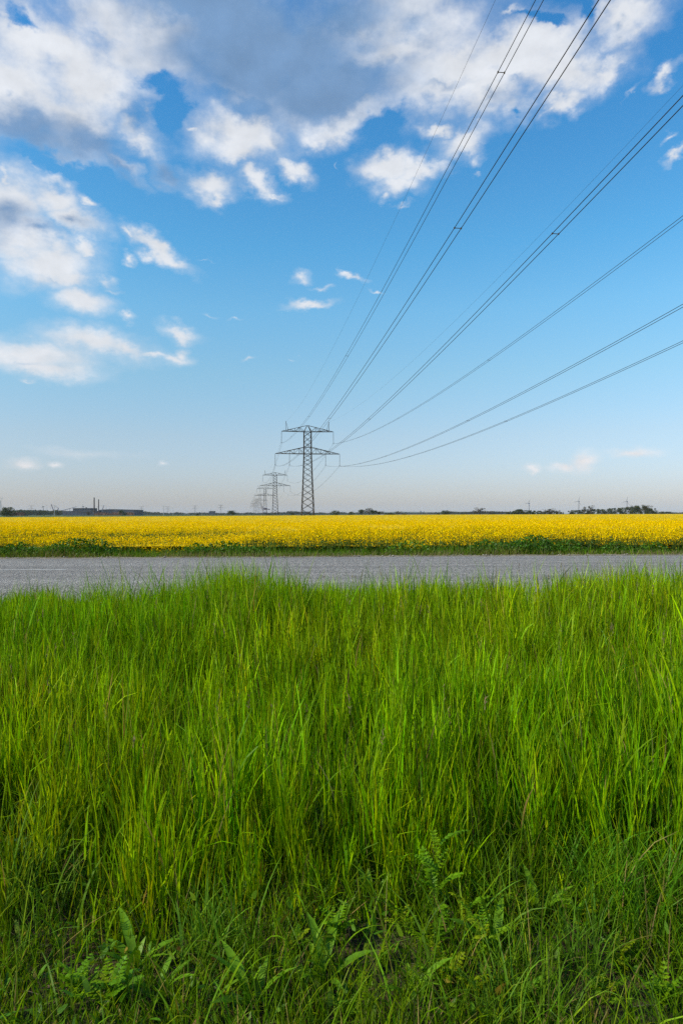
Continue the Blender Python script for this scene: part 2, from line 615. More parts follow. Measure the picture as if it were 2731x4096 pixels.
sheet('ground', np.concatenate([[-14000, -4000, -1200, -400, -120, -45], np.arange(-24, 24.01, .25), [45, 120, 400, 1200, 4000, 14000]]),
      np.concatenate([[-400, -60, -15, -4], np.arange(-2, 9, .2), np.arange(9, 16.5, 1.5), np.arange(16.5, 21, .2), [24, 30, 45, 80, 160, 400, 1200, 4000, 14000]]),
      gz, M_soil)
RX = np.concatenate([[-3000, -600, -150, -50], np.arange(-24, 24.1, 2), [50, 150, 600, 3000]])
edge_x = np.concatenate([[-3000, -600, -150, -50], np.arange(-24, 24.01, .12), [50, 150, 600, 3000]])


def road_strip(name, s0, s1, z, m, amp, crown=0.0):
    T = np.concatenate([[0, .006], np.linspace(.1, .9, 7), [.994, 1]])
    ns = len(T)
    X, TT = np.meshgrid(edge_x, T)
    wob0 = (N3(X, X * 0 + 3.3, 2.1) - .5) * amp + (N4(X, X * 0 + 1.7, 6.5) - .5) * amp
    wob1 = (N3(X, X * 0 + 9.3, 2.1) - .5) * amp + (N4(X, X * 0 + 7.7, 6.5) - .5) * amp
    S = (s0 + wob0) * (1 - TT) + (s1 + wob1) * TT
    Z = z + crown * (1 - (2 * TT - 1) ** 2) - .012 * ((TT < .003) | (TT > .997))
    V = np.stack([X, S + YAW * X, Z], -1).reshape(-1, 3)
    i = np.arange(V.shape[0]).reshape(ns, -1)
    F = np.stack([i[:-1, :-1], i[:-1, 1:], i[1:, 1:], i[1:, :-1]], -1).reshape(-1, 4)
    me = np_mesh(name, V, [F], smooth=True)
    me.materials.append(m)
    return tag(link(name, me), kind='structure')


road = road_strip('road', 9.1, 15.95, .0, M_road, .12, .02)
road_strip('road_shoulder', 7.55, 9.3, -.005, M_shoulder, .25)
road_strip('road_verge', 15.8, 16.6, -.007, M_verge, .35)
# worn white centre dashes
mk, nk, bk = mat('road_paint', .7, .3)
pk = pos(nk)
wear = nk.step(nk.noise(pk, 14, 6), .42, .6)
nk.put(bk.inputs['Base Color'], nk.mix(wear, (.32, .31, .29, 1), (.43, .42, .40, 1)))
for x0 in (-34.9, -19.9, -9.9):
    x1 = x0 + 5
    sc_ = 12.42
    xs = np.linspace(x0, x1, 24)
    vs_, fs_ = [], []
    for i, x in enumerate(xs):
        for q in (-.06, .06):
            t_ = (sc_ + q - 9.1) / 6.85
            vs_.append((x, sc_ + q + YAW * x, .02 * (1 - (2 * t_ - 1) ** 2) + .005))
    for i in range(len(xs) - 1):
        fs_.append((2 * i, 2 * i + 2, 2 * i + 3, 2 * i + 1))
    MB().add(vs_, fs_).build('centre_dash', mk, road)

# ---------------------------------------------------------------- grass
M_grass = leaf_mat('grass_blade', .38, .006, .5)
M_leaf = leaf_mat('weed_leaf', .35, .015, .5)
M_petal = leaf_mat('rape_flower', .30, .0, .6)


def blades(base, h, az, lean, bend, width, color, nseg=4, tipfrac=None, kink=None, vcol=None):
    """curved tapering blades; returns V, faces, tint"""
    n = len(base)
    S = np.linspace(0, 1, nseg + 1)
    face = rng.uniform(0, 2 * PI, n)
    pts = np.zeros((n, nseg + 1, 3))
    pts[:, 0] = base
    ang = np.zeros((n, nseg + 1))
    for k in range(1, nseg + 1):
        a = lean + bend * (S[k] ** 1.8)
        if kink is not None:
            a = a + np.where(S[k] > kink[0], kink[1], 0)
        step_ = (h / nseg)[:, None]
        dirv = np.stack([np.sin(a) * np.cos(az), np.sin(a) * np.sin(az), np.cos(a)], -1)
        pts[:, k] = pts[:, k - 1] + dirv * step_
    # the blade's flat side: mostly across its bending direction
    wdir = np.stack([np.cos(face), np.sin(face), np.zeros(n)], -1)
    prof = np.interp(S, [0, .25, .6, .85, 1], [.75, 1.0, .85, .48, .0])
    L = pts[:, :-1] + wdir[:, None] * (width[:, None] * prof[None, :-1] / 2)[..., None]
    R = pts[:, :-1] - wdir[:, None] * (width[:, None] * prof[None, :-1] / 2)[..., None]
    m = 2 * nseg + 1
    V = np.zeros((n, m, 3))
    V[:, 0:2 * nseg:2] = L
    V[:, 1:2 * nseg:2] = R
    V[:, -1] = pts[:, -1]
    o = (np.arange(n) * m)[:, None]
    q = np.concatenate([np.stack([o[:, 0] + 2 * k, o[:, 0] + 2 * k + 1, o[:, 0] + 2 * k + 3, o[:, 0] + 2 * k + 2], -1) for k in range(nseg - 1)])
    t = np.stack([o[:, 0] + 2 * nseg - 2, o[:, 0] + 2 * nseg - 1, o[:, 0] + 2 * nseg], -1)
    C = np.repeat(color[:, None], m, 1)
    return V.reshape(-1, 3), [q, t], C.reshape(-1, 3)


def merge(parts):
    Vs, Fs, Cs, o = [], [], [], 0
    for V, F, C in parts:
        Vs.append(V)
        Cs.append(C)
        Fs += [f + o for f in F]
        o += len(V)
    return np.concatenate(Vs), Fs, np.concatenate(Cs)


def stuff(name, parts, m, parent=None):
    V, F, C = merge(parts)
    me = np_mesh(name, V, F, C)
    me.materials.append(m)
    return tag(link(name, me, parent), kind='stuff')


def pick(n, cols, w):
    cols = np.array(cols)
    i = rng.choice(len(cols), n, p=np.array(w) / sum(w))
    return cols[i] * rng.normal(1, .17, (n, 1)).clip(.55, 1.6) * rng.normal(1, .05, (n, 3)).clip(.8, 1.2)


GREENS = [(.166, .298, .0006), (.238, .35, .0006), (.112, .236, .0006), (.085, .19, .008), (.25, .29, .004), (.24, .18, .05)]
GW = [.42, .24, .25, .05, .025, .015]

# outline of the far edge of the tall grass, from the ground it stands on
TU = np.array([-900, 0, 200, 300, 420, 560, 700, 850, 950, 1100, 1250, 1365, 1600, 1800, 1950, 2200, 2400, 2550, 2731, 3600])
TV = np.array([2380, 2395, 2372, 2405, 2345, 2378, 2345, 2300, 2292, 2322, 2345, 2355, 2352, 2335, 2342, 2318, 2308, 2300, 2312, 2320])


def back_height(x, y):
    u = PCX + PF * x / y
    top = 1 - (np.interp(u, TU, TV) - 2057) / PF * y
    return top - gz(x, y)


def tall_height(x, y):
    s = sroad(x, y)
    mid = .54 + .16 * (N1(x, y, .9) - .5) + .14 * (N2(x, y, 2.6) - .5)
    rear = np.clip(back_height(x, y), .16, .75)
    k = np.clip((s - 4.6) / 1.6, 0, 1)
    h = mid * (1 - k) + np.minimum(rear, .72) * k
    edge = front_edge(x)
    return h * np.clip((s - edge) / .55 + .35, .3, 1) * np.clip((8.15 - s) / .5, .3, 1)


def front_edge(x):
    return 2.72 + .35 * (N3(x, x * 0 + .4, 1.3) - .5) + .25 * (N4(x, x * 0 + 5.1, 4.0) - .5)


def scatter(n, s0, s1, margin=2.3, inside=.72):
    """points over the verge, denser where the photograph looks"""
    s = s0 + (s1 - s0) * rng.random(n * 3)
    hw = .5 * s + margin
    x = rng.uniform(-1, 1, n * 3) * (.5 * s1 + margin)
    ok = np.abs(x) < hw
    s, x = s[ok], x[ok]
    keep = (np.abs(x) < .5 * s + .5) | (rng.random(len(x)) < .45)
    s, x = s[keep][:n], x[keep][:n]
    return x, s + YAW * x


def clumped(n_clump, per, s0, s1, spread, margin=2.3):
    x, y = scatter(n_clump, s0, s1, margin)
    n = len(x)
    i = np.repeat(np.arange(n), per)
    xx = x[i] + rng.normal(0, spread, len(i))
    yy = y[i] + rng.normal(0, spread, len(i))
    return xx, yy, i, n


SPOTS = []                                     # where low plants stand: the grass gives way to them


def clear_of(x, y, r=.075, rest=.22):
    ok = np.ones(len(x), bool)
    for (px, py, k) in SPOTS:
        ok &= ~(((x - px) ** 2 + (y - py + .03) ** 2 < (r * k) ** 2) & (rng.random(len(x)) > rest))
    return ok


def tall_grass():
    per = 24
    xx, yy, i, n = clumped(6600, per, 2.45, 7.95, .027)
    s = sroad(xx, yy)
    gap = N2(xx, yy, 1.9) * .55 + N4(xx, yy, 5.1) * .45
    keep = (s > front_edge(xx) + rng.normal(0, .1, len(xx))) & (s < 8.05) & (rng.random(len(xx)) < np.clip((gap - .31) * 6, .10, 1)) & clear_of(xx, yy)
    caz = rng.uniform(0, 2 * PI, n)
    clean = np.abs(rng.normal(0, .07, n))
    ctint = rng.normal(.98, .30, (n, 1)).clip(.42, 1.7) * np.stack([rng.normal(1, .10, n), np.ones(n), np.ones(n)], -1)
    ch = rng.normal(1, .17, n).clip(.5, 1.35)
    xx, yy, i = xx[keep], yy[keep], i[keep]
    m = len(xx)
    H = tall_height(xx, yy) * ch[i]
    t = (N1(xx, yy, .55) - .5)[:, None]
    az = caz[i] + rng.normal(0, 1.0, m)
    lean = np.abs(clean[i] + rng.normal(.02, .06, m))
    base = np.stack([xx, yy, gz(xx, yy) - .01], -1)
    kind = rng.random(m)
    out = []
    # culms
    c = kind < .24
    k = c.sum()
    out.append(blades(base[c], H[c] * rng.normal(.92, .16, k).clip(.4, 1.25), az[c], lean[c], np.abs(rng.normal(.08, .12, k)), rng.uniform(.0026, .0044, k),
                      pick(k, [(.15, .27, .002), (.21, .30, .002), (.21, .24, .01), (.24, .17, .05)], [.55, .33, .09, .03]) * ctint[i[c]], 4))
    # leaves: they leave the culm part of the way up and fan outwards
    l_ = ~c
    k = l_.sum()
    f = rng.beta(1.1, 1.5, k) * .62
    b = base[l_].copy()
    b[:, 0] += np.sin(lean[l_]) * np.cos(az[l_]) * f * H[l_]
    b[:, 1] += np.sin(lean[l_]) * np.sin(az[l_]) * f * H[l_]
    b[:, 2] += np.cos(lean[l_]) * f * H[l_]
    Ll = np.minimum(H[l_] * (1.04 - f) * rng.normal(.92, .2, k).clip(.4, 1.3), rng.uniform(.26, .50, k))
    laz = az[l_] + rng.normal(0, 1.4, k)
    bend = np.abs(rng.normal(.14, .22, k))
    droop = rng.random(k) < .09
    bend[droop] += rng.uniform(.6, 1.8, droop.sum())
    kink = (rng.uniform(.5, .85, k), np.where(rng.random(k) < .06, rng.uniform(.7, 1.9, k), 0))
    w = rng.gamma(9, .00076, k).clip(.004, .012)
    col = pick(k, GREENS, GW) * ctint[i[l_]] * (1 + t[l_] * np.array([.5, .1, -.3]))
    out.append(blades(b, Ll, laz, np.abs(rng.normal(.125, .10, k)), bend, w, col, 5, kink=kink))
    # taller flowering stalks that stand out over the mass
    x, y = scatter(900, 3.0, 7.9)
    k = len(x)
    hs = tall_height(x, y) * rng.normal(1.22, .12, k).clip(.9, 1.5)
    cs = pick(k, [(.16, .27, .003), (.22, .26, .01), (.26, .18, .06)], [.6, .28, .12])
    bs = np.stack([x, y, gz(x, y)], -1)
    az2, ln2, bd2 = rng.uniform(0, 2 * PI, k), np.abs(rng.normal(.04, .08, k)), np.abs(rng.normal(.18, .2, k))
    out.append(blades(bs, hs, az2, ln2, bd2, rng.uniform(.002, .0034, k), cs, 5))
    # single strands standing up along the crest, against the road
    k = 2600
    x = rng.uniform(-5.5, 5.5, k)
    y = 6.4 + 1.2 * rng.random(k) + YAW * x
    grp = N2(x, y * 0 + 4.2, 1.7)
    ok = rng.random(k) < np.clip((grp - .25) * 2.2, .1, 1)
    x, y, grp = x[ok], y[ok], grp[ok]
    k = len(x)
    hs = (np.clip(back_height(x, y), .2, .7) + .02) * 1.02 + rng.gamma(2.2, .052, k) * (.4 + 1.1 * grp)
    out.append(blades(np.stack([x, y, gz(x, y)], -1), hs, rng.uniform(0, 2 * PI, k), np.abs(rng.normal(.10, .12, k)), np.abs(rng.normal(.35, .35, k)), rng.uniform(.006, .0105, k),
                      pick(k, GREENS, [.35, .16, .42, .05, .02, .02]), 6))
    # the verge goes on to both sides, in coarser tufts
    k = 30000
    s_ = 2.0 + 6.0 * rng.random(k)
    x = (.5 * s_ + 2.1 + 9.5 * rng.random(k) ** 1.3) * rng.choice([-1, 1], k)
    y = s_ + YAW * x
    hs = (.50 + .2 * (N1(x, y, .9) - .5)) * rng.normal(.85, .2, k).clip(.3, 1.3) * np.clip((s_ - 1.6) / 1.6, .3, 1) * np.clip((8.2 - s_) / .6, .3, 1)
    out.append(blades(np.stack([x, y, gz(x, y)], -1), hs, rng.uniform(0, 2 * PI, k), np.abs(rng.normal(.1, .1, k)), np.abs(rng.normal(.25, .3, k)), rng.uniform(.010, .018, k), pick(k, GREENS, GW), 3))
    # a wilder dark tuft on the crest
    for (ux, Y, cnt, hh) in ((930, 6.7, 700, .62), (760, 6.9, 300, .5), (440, 7.0, 200, .5), (2560, 6.9, 300, .62), (1010, 6.3, 500, .62)):
        X0 = (ux - PCX) / PF * Y
        x = X0 + rng.normal(0, .22, cnt)
        y = Y + rng.normal(0, .2, cnt)
        out.append(blades(np.stack([x, y, gz(x, y)], -1), hh * rng.normal(1, .16, cnt).clip(.5, 1.4), rng.normal(PI * .9, 1.2, cnt), np.abs(rng.normal(.1, .14, cnt)),
                          np.abs(rng.normal(.5, .5, cnt)), rng.uniform(.003, .006, cnt), pick(cnt, GREENS, [.3, .1, .35, .2, .03, .02]), 6))
    return stuff('tall_grass', out, M_grass)


def panicles():
    """loose brown seed heads on thin stalks"""
    x, y = scatter(170, 3.0, 7.7, 1.0)
    out = []
    k = len(x)
    h = tall_height(x, y) * rng.normal(1.12, .12, k).clip(.8, 1.4)
    az = rng.uniform(0, 2 * PI, k)
    ln = np.abs(rng.normal(.06, .08, k))
    b = np.stack([x, y, gz(x, y)], -1)
    c = pick(k, [(.16, .13, .05), (.20, .15, .08), (.13, .14, .04)], [.4, .3, .3])
    out.append(blades(b, h, az, ln, ln * 0 + .1, np.full(k, .0022), c, 4))
    a = ln + .06
    top = b + np.stack([np.sin(a) * np.cos(az), np.sin(a) * np.sin(az), np.cos(a)], -1) * h[:, None] * .97
    per = 16
    i = np.repeat(np.arange(k), per)
    m = len(i)
    tt = rng.random(m)
    p = top[i] - np.stack([np.sin(a[i]) * np.cos(az[i]), np.sin(a[i]) * np.sin(az[i]), np.cos(a[i])], -1) * (tt * .085)[:, None]
    out.append(blades(p, rng.uniform(.012, .028, m), rng.uniform(0, 2 * PI, m), rng.uniform(.2, .9, m), np.zeros(m), rng.uniform(.003, .005, m),
                      pick(m, [(.21, .16, .08), (.26, .19, .11), (.15, .12, .05)], [.4, .3, .3]), 2))
    return stuff('seed_heads', out, M_grass)


def short_grass():
    out = []
    xx, yy, i, n = clumped(7600, 10, .9, 3.4, .045, 2.6)
    s = sroad(xx, yy)
    bare = N2(xx, yy, 2.2) * .55 + N4(xx, yy, 5.2) * .45
    keep = rng.random(len(xx)) < np.clip((bare - .24) * 4.5, .14, 1)
    keep &= clear_of(xx, yy, .07, .3)
    for (bu, bv, br) in ((1480, 3830, .17), (1530, 3930, .12), (2330, 3800, .15), (420, 3920, .15), (1240, 3800, .10), (700, 3930, .10)):
        q_ = ground_at(bu, bv)
        keep &= ~(((xx - q_.x) ** 2 + ((yy - q_.y) * 1.3) ** 2 < (br * rng.uniform(.5, 1.1, len(xx))) ** 2) & (rng.random(len(xx)) > .18))
    xx, yy, i = xx[keep], yy[keep], i[keep]
    m = len(xx)
    caz, ct = rng.uniform(0, 2 * PI, n), rng.normal(1, .14, (n, 1))
    h = rng.gamma(4, .034, m).clip(.04, .34) * (.75 + .7 * N1(xx, yy, 1.6))
    out.append(blades(np.stack([xx, yy, gz(xx, yy) - .005], -1), h, caz[i] + rng.normal(0, 1, m), np.abs(rng.normal(.28, .25, m)), np.abs(rng.normal(.45, .5, m)),
                      rng.uniform(.0022, .0056, m), pick(m, [(.11, .20, .002), (.075, .16, .002), (.15, .215, .003), (.065, .13, .01), (.21, .17, .05)], [.36, .3, .18, .08, .08]) * ct[i], 4))
    # thatch: dead blades lying about
    x, y = scatter(9000, .9, 3.5, 2.4)
    k = len(x)
    out.append(blades(np.stack([x, y, gz(x, y) + rng.uniform(.002, .03, k)], -1), rng.uniform(.04, .16, k), rng.uniform(0, 2 * PI, k), rng.normal(1.42, .16, k), rng.normal(0, .35, k),
                      rng.uniform(.0015, .0034, k), pick(k, [(.17, .13, .07), (.11, .08, .045), (.24, .19, .12), (.07, .05, .03), (.30, .26, .19)], [.35, .3, .15, .15, .05]), 3))
    # broad arching blades of coarser grass
    x, y = scatter(520, 1.9, 4.0, 1.2)
    k = len(x)
    out.append(blades(np.stack([x, y, gz(x, y)], -1), rng.uniform(.18, .38, k), rng.uniform(0, 2 * PI, k), np.abs(rng.normal(.25, .2, k)), rng.uniform(.5, 2.1, k), rng.uniform(.006, .0105, k),
                      pick(k, [(.11, .23, .006), (.10, .20, .018), (.15, .26, .005)], [.45, .25, .3]), 7))
    # the blue-green tussock low on the right and the pale one low on the left
    for (ux, uy, cnt, sp, hh, cc) in ((2480, 3640, 380, .13, .33, (.085, .22, .006)), (2330, 3900, 70, .05, .28, (.10, .21, .015)), (2700, 3750, 140, .12, .32, (.09, .21, .008)), (40, 3650, 150, .10, .46, (.16, .27, .02)), (860, 3850, 90, .06, .28, (.11, .22, .012)), (2050, 4080, 90, .06, .30, (.11, .22, .015))):
        d = ray(ux, uy)
        q = EYE + d * ((-.58 - EYE.z) / d.z)
        x, y = q.x + rng.normal(0, sp, cnt), q.y + rng.normal(0, sp * .8, cnt)
        out.append(blades(np.stack([x, y, gz(x, y)], -1), hh * rng.normal(.9, .25, cnt).clip(.3, 1.4), rng.uniform(0, 2 * PI, cnt), np.abs(rng.normal(.28, .2, cnt)), np.abs(rng.normal(.7, .5, cnt)),
                          rng.uniform(.0035, .007, cnt), pick(cnt, [cc, tuple(v * .8 for v in cc)], [.6, .4]), 6))
    return stuff('short_grass', out, M_grass)


# ---------------------------------------------------------------- broad-leaved plants in the foreground
def leaf_strip(L, wd, arch, col, nl=6, fold=.25, seed=0):
    """one lance-shaped leaf along +Y from the origin, arching up and over"""
    r = np.random.default_rng(seed)
    V, y, z, a = [], 0, 0, arch[0]
    pr = np.interp(np.linspace(0, 1, nl + 1), [0, .12, .45, .75, 1], [.14, .25, 1, .75, .03])
    for k in range(nl + 1):
        w_ = wd * pr[k] / 2 * r.uniform(.92, 1.08)
        V += [(-w_, y, z + fold * w_), (0, y, z), (w_, y, z + fold * w_)]
        a = arch[0] + (arch[1] - arch[0]) * (k / nl)
        y += math.cos(a) * L / nl
        z += math.sin(a) * L / nl
    F = []
    for k in range(nl):
        for j in (0, 1):
            b_ = 3 * k + j
            F.append((b_, b_ + 1, b_ + 4, b_ + 3))
    V = np.array(V)
    me = np_mesh('leaf', V, [np.array(F)], np.tile(np.array(col), (len(V), 1)) * r.normal(1, .05, (len(V), 1)), smooth=True)
    me.materials.append(M_leaf)
    return me


def frond(L, arch, col, pairs=8, seed=0):
    """one feathery leaf: a rib with toothed leaflets in pairs"""
    r = np.random.default_rng(seed)
    V, F3, C = [], [], []
    y = z = 0.0
    pts = []
    for k in range(pairs + 1):
        a = arch[0] + (arch[1] - arch[0]) * k / pairs
        pts.append((y, z, a))
        y += math.cos(a) * L / pairs
        z += math.sin(a) * L / pairs
    for k in range(pairs):
        (y0, z0, a), (y1, z1, _) = pts[k], pts[k + 1]
        o = len(V)
        V += [(-.0015, y0, z0), (.0015, y0, z0), (0, y1, z1)]
        F3.append((o, o + 1, o + 2))
    for k in range(1, pairs + 1):
        yy, zz, a = pts[k]
        ln = L * np.interp(k / pairs, [0, .25, .6, 1], [.10, .20, .22, .12]) * r.uniform(.85, 1.12)
        for sd in ((-1, 1) if k < pairs else (-1, 0, 1)):
            th = (1.0 + r.normal(0, .08)) * sd
            if k == pairs and sd == 0:
                th = 0
            dx, dy = math.sin(th), math.cos(th)
            lift = r.uniform(-.1, .35)
            o = len(V)
            n_t = 5
            V.append((0, yy, zz))
            for q in range(1, n_t + 1):
                f_ = q / n_t
                wq = ln * .36 * math.sin(PI * min(f_ * .85 + .12, 1)) * (1.0 if q % 2 else .72)
                cx_, cy_, cz_ = dx * ln * f_, yy + dy * ln * f_ * math.cos(a), zz + dy * ln * f_ * math.sin(a) + lift * ln * f_ - .3 * ln * f_ * f_
                V += [(cx_ - dy * wq, cy_ + dx * wq, cz_), (cx_ + dy * wq, cy_ - dx * wq, cz_ + .1 * wq)]
            F3 += [(o, o + 1, o + 2)]
            for q in range(n_t - 1):
                b_ = o + 1 + 2 * q
                F3 += [(b_, b_ + 2, b_ + 3), (b_, b_ + 3, b_ + 1)]
    V = np.array(V)
    me = np_mesh('leaf', V, [np.array(F3)], np.tile(np.array(col), (len(V), 1)) * r.normal(1, .06, (len(V), 1)))
    me.materials.append(M_leaf)
    return me


def ground_at(px, py):
    d = ray(px, py)
    z = -.58
    for _ in range(4):
        q = EYE + d * ((z - EYE.z) / d.z)
        z = float(gz(q.x, q.y))
    return Vector((q.x, q.y, z))


FROND_GREENS = [(.125, .26, .003), (.10, .225, .004), (.155, .28, .002), (.20, .27, .003)]
FRONDS = [[frond(.13, (1.3, .5), FROND_GREENS[i % 4], 10, i), frond(.11, (1.1, .2), FROND_GREENS[(i + 1) % 4], 9, 10 + i), frond(.085, (1.45, .8), FROND_GREENS[(i + 2) % 4], 8, 20 + i)] for i in range(4)]
LANCES = [[leaf_strip(.24, .036, (1.15, .1), (.12, .25, .006), 6, .3, i), leaf_strip(.19, .034, (.85, -.2), (.10, .22, .008), 6, .3, 10 + i), leaf_strip(.15, .030, (1.35, .5), (.15, .28, .006), 5, .3, 20 + i)] for i in range(3)]
OVALS = [leaf_strip(.05, .030, (.5, -.2), (.07, .16, .05), 4, .25, 40 + i) for i in range(3)]


def plant(name, cat, label, meshes, p, n_leaf, size, rise=0.0, seed=0, group=None, stem_col=(.08, .13, .02)):
    r = random.Random(seed)
    t = thing(name, label, cat, p, r.uniform(0, 6.28), group)
    SPOTS.append((p.x, p.y, size))
    if rise:
        V, F, C = blades(np.array([[0, 0, 0.]] * 2), np.array([rise, rise * .9]), np.array([0., 2]), np.array([.05, .08]), np.array([.1, .1]), np.array([.006, .006]), np.array([stem_col] * 2), 4)
        me = np_mesh('stem', V, F, C)
        me.materials.append(M_leaf)
        link('stem', me, t)
    for k in range(n_leaf):
        lf = link('leaf', r.choice(meshes), t)
        lf.location = (r.uniform(-.012, .012), r.uniform(-.012, .012), rise * (k / max(1, n_leaf - 1)) * .95 if rise else .0)
        lf.rotation_euler = (r.uniform(-.15, .25), r.uniform(-.2, .2), k * 2.4 + r.uniform(-.3, .3))
        s_ = size * r.uniform(.75, 1.2)
        lf.scale = (s_, s_, s_)
    return t


FERNY = [
    (1745, 3690, 10, 1.0, .30, 'tall feathery green plant standing highest among the low weeds, front of the tall grass'),
    (1730, 3790, 7, .8, 0, 'feathery leaf rosette at the foot of the tallest feathery plant'),
    (1925, 3850, 9, .95, .12, 'feathery leafed plant beside a long oval leaf in the lower right'),
    (1180, 3830, 7, .75, 0, 'small feathery plant left of the bare brown patch of thatch'),
    (1340, 3780, 6, .8, .06, 'feathery plant beneath drooping broad blades near the middle'),
    (1530, 3860, 5, .65, 0, 'single small feathery rosette on the bare brown thatch'),
    (2300, 3720, 6, .85, .06, 'pair of upright feathery leaves beside pale dead grass on the right'),
    (2480, 3900, 8, .85, 0, 'feathery plant under the blue green grass tussock'),
    (300, 4030, 9, .9, .06, 'feathery plant on the bottom edge, left one of the pair at lower left'),
    (440, 4050, 9, .95, .05, 'feathery plant on the bottom edge with the densest leaves at lower left'),
    (175, 3720, 6, .6, .14, 'small bright feathery sprig in the grass at far left'),
    (1900, 4000, 7, .75, 0, 'feathery rosette half hidden in short grass below the long oval leaf'),
    (2640, 4060, 9, 1.0, .05, 'lush feathery plant in the bottom right corner'),
    (2080, 4040, 7, .8, 0, 'feathery rosette behind pale bent blades on the bottom edge'),
    (1400, 4075, 6, .7, 0, 'feathery rosette cut by the bottom edge near the middle'),
    (1870, 3760, 8, .8, .10, 'upright feathery plant just right of the tallest feathery plant'),
    (2200, 3860, 6, .7, 0, 'feathery rosette in front of the pale dead grass on the right'),
    (2420, 4010, 8, .8, 0, 'feathery plant between the blue green tussock and the bottom right corner plant'),
    (1620, 3740, 6, .7, .05, 'feathery sprig at the foot of the tall grass left of the tallest feathery plant'),
    (1780, 3940, 7, .75, 0, 'feathery rosette right of the small plantain in short grass'),
]
for i, (u, v, n_, sz, rise, lb) in enumerate(FERNY):
    plant('feathery_weed', 'weed', lb, FRONDS[i % 4], ground_at(u, v), n_ + 3, sz * 1.08, rise, 100 + i, 'feathery weeds in the foreground')
LANCE = [
    (1290, 3960, 8, 1.15, 'plantain rosette with one bright leaf raised, in the bottom middle'),
    (1010, 4060, 8, 1.1, 'broad plantain rosette on the bottom edge left of the middle'),
    (545, 3900, 7, 1.0, 'plantain with narrow upright leaves among dead stalks at lower left'),
    (330, 3560, 5, 1.0, 'plantain leaves showing inside the tall grass at left'),
    (600, 3560, 5, 1.1, 'dark plantain leaves at the foot of the tall grass, left of the middle'),
    (1480, 3600, 6, 1.0, 'plantain leaves standing in the gap in front of the tall grass'),
    (1965, 3860, 5, 1.1, 'plantain with a long oval leaf beside a feathery plant'),
    (2160, 3700, 6, 1.0, 'plantain with tall narrow leaves beside an arching pale blade'),
    (1660, 4020, 6, .9, 'small plantain rosette in short grass right of the bare patch'),
    (640, 4020, 6, .9, 'plantain rosette beside the bottom left feathery pair'),
    (2010, 3640, 5, .95, 'plantain leaves in deep grass above the lower right weeds'),
]
for i, (u, v, n_, sz, lb) in enumerate(LANCE):
    plant('plantain', 'weed', lb, LANCES[i % 3], ground_at(u, v), n_ + 2, sz * .88, 0, 200 + i, 'plantains in the foreground')
for i, (u, v, Yz, lb) in enumerate(((95, 3500, .16, 'blue green vetch stem with oval leaflets in the grass at left'), (1850, 3180, .30, 'blue green oval leaved stem deep in the tall grass'))):
    plant('oval_leaved_plant', 'weed', lb, OVALS, ground_at(u, v), 9, 1.0, Yz, 300 + i)

def ground_cover():
    """small oval leaves of clover, daisies and young docks that carpet the short grass"""
    x, y = scatter(9000, 1.2, 3.3, 2.2)
    keep = rng.random(len(x)) < np.clip((N3(x, y, 2.4) - .28) * 2.6, .06, 1)
    x, y = x[keep], y[keep]
    k = len(x)
    p = np.stack([x, y, gz(x, y) + rng.gamma(2.0, .02, k)], -1)
    c = pick(k, [(.085, .185, .004), (.06, .15, .005), (.12, .20, .004), (.19, .16, .015), (.17, .09, .025)], [.4, .3, .2, .07, .03])
    n_seg = 2
    return stuff('ground_cover', [blades(p, rng.uniform(.02, .06, k), rng.uniform(0, 2 * PI, k), rng.uniform(.3, 1.35, k), rng.uniform(0, .8, k), rng.uniform(.010, .024, k), c, 4)], M_leaf)


def gravel():
    """loose stones along both edges of the asphalt"""
    k = 1500
    x = rng.uniform(-16, 16, k)
    far_ = rng.random(k) < .62
    sd = np.where(far_, 15.95 + np.abs(rng.normal(0, .22, k)), 9.0 - np.abs(rng.normal(0, .5, k)))
    y = sd + YAW * x
    r_ = rng.gamma(3, .0045, k).clip(.004, .045)
    o6 = np.array([(1, 0, 0), (-1, 0, 0), (0, 1, 0), (0, -1, 0), (0, 0, 1), (0, 0, -1.)])
    V = np.stack([x, y, np.full(k, .004) + r_ * .35], -1)[:, None] + o6[None] * r_[:, None, None] * rng.uniform(.6, 1.2, (k, 6, 1)) * np.array([1.2, 1, .7])
    f8 = np.array([(0, 2, 4), (2, 1, 4), (1, 3, 4), (3, 0, 4), (2, 0, 5), (1, 2, 5), (3, 1, 5), (0, 3, 5)])
    F = (f8[None] + 6 * np.arange(k)[:, None, None]).reshape(-1, 3)
    me = np_mesh('gravel', V.reshape(-1, 3), [F])
    me.materials.append(noisy('stone', (.13, .12, .105), (.27, .25, .22), 9, 3, .9))
    return tag(link('gravel', me), kind='stuff')


tall_grass()
panicles()
short_grass()
ground_cover()
gravel()

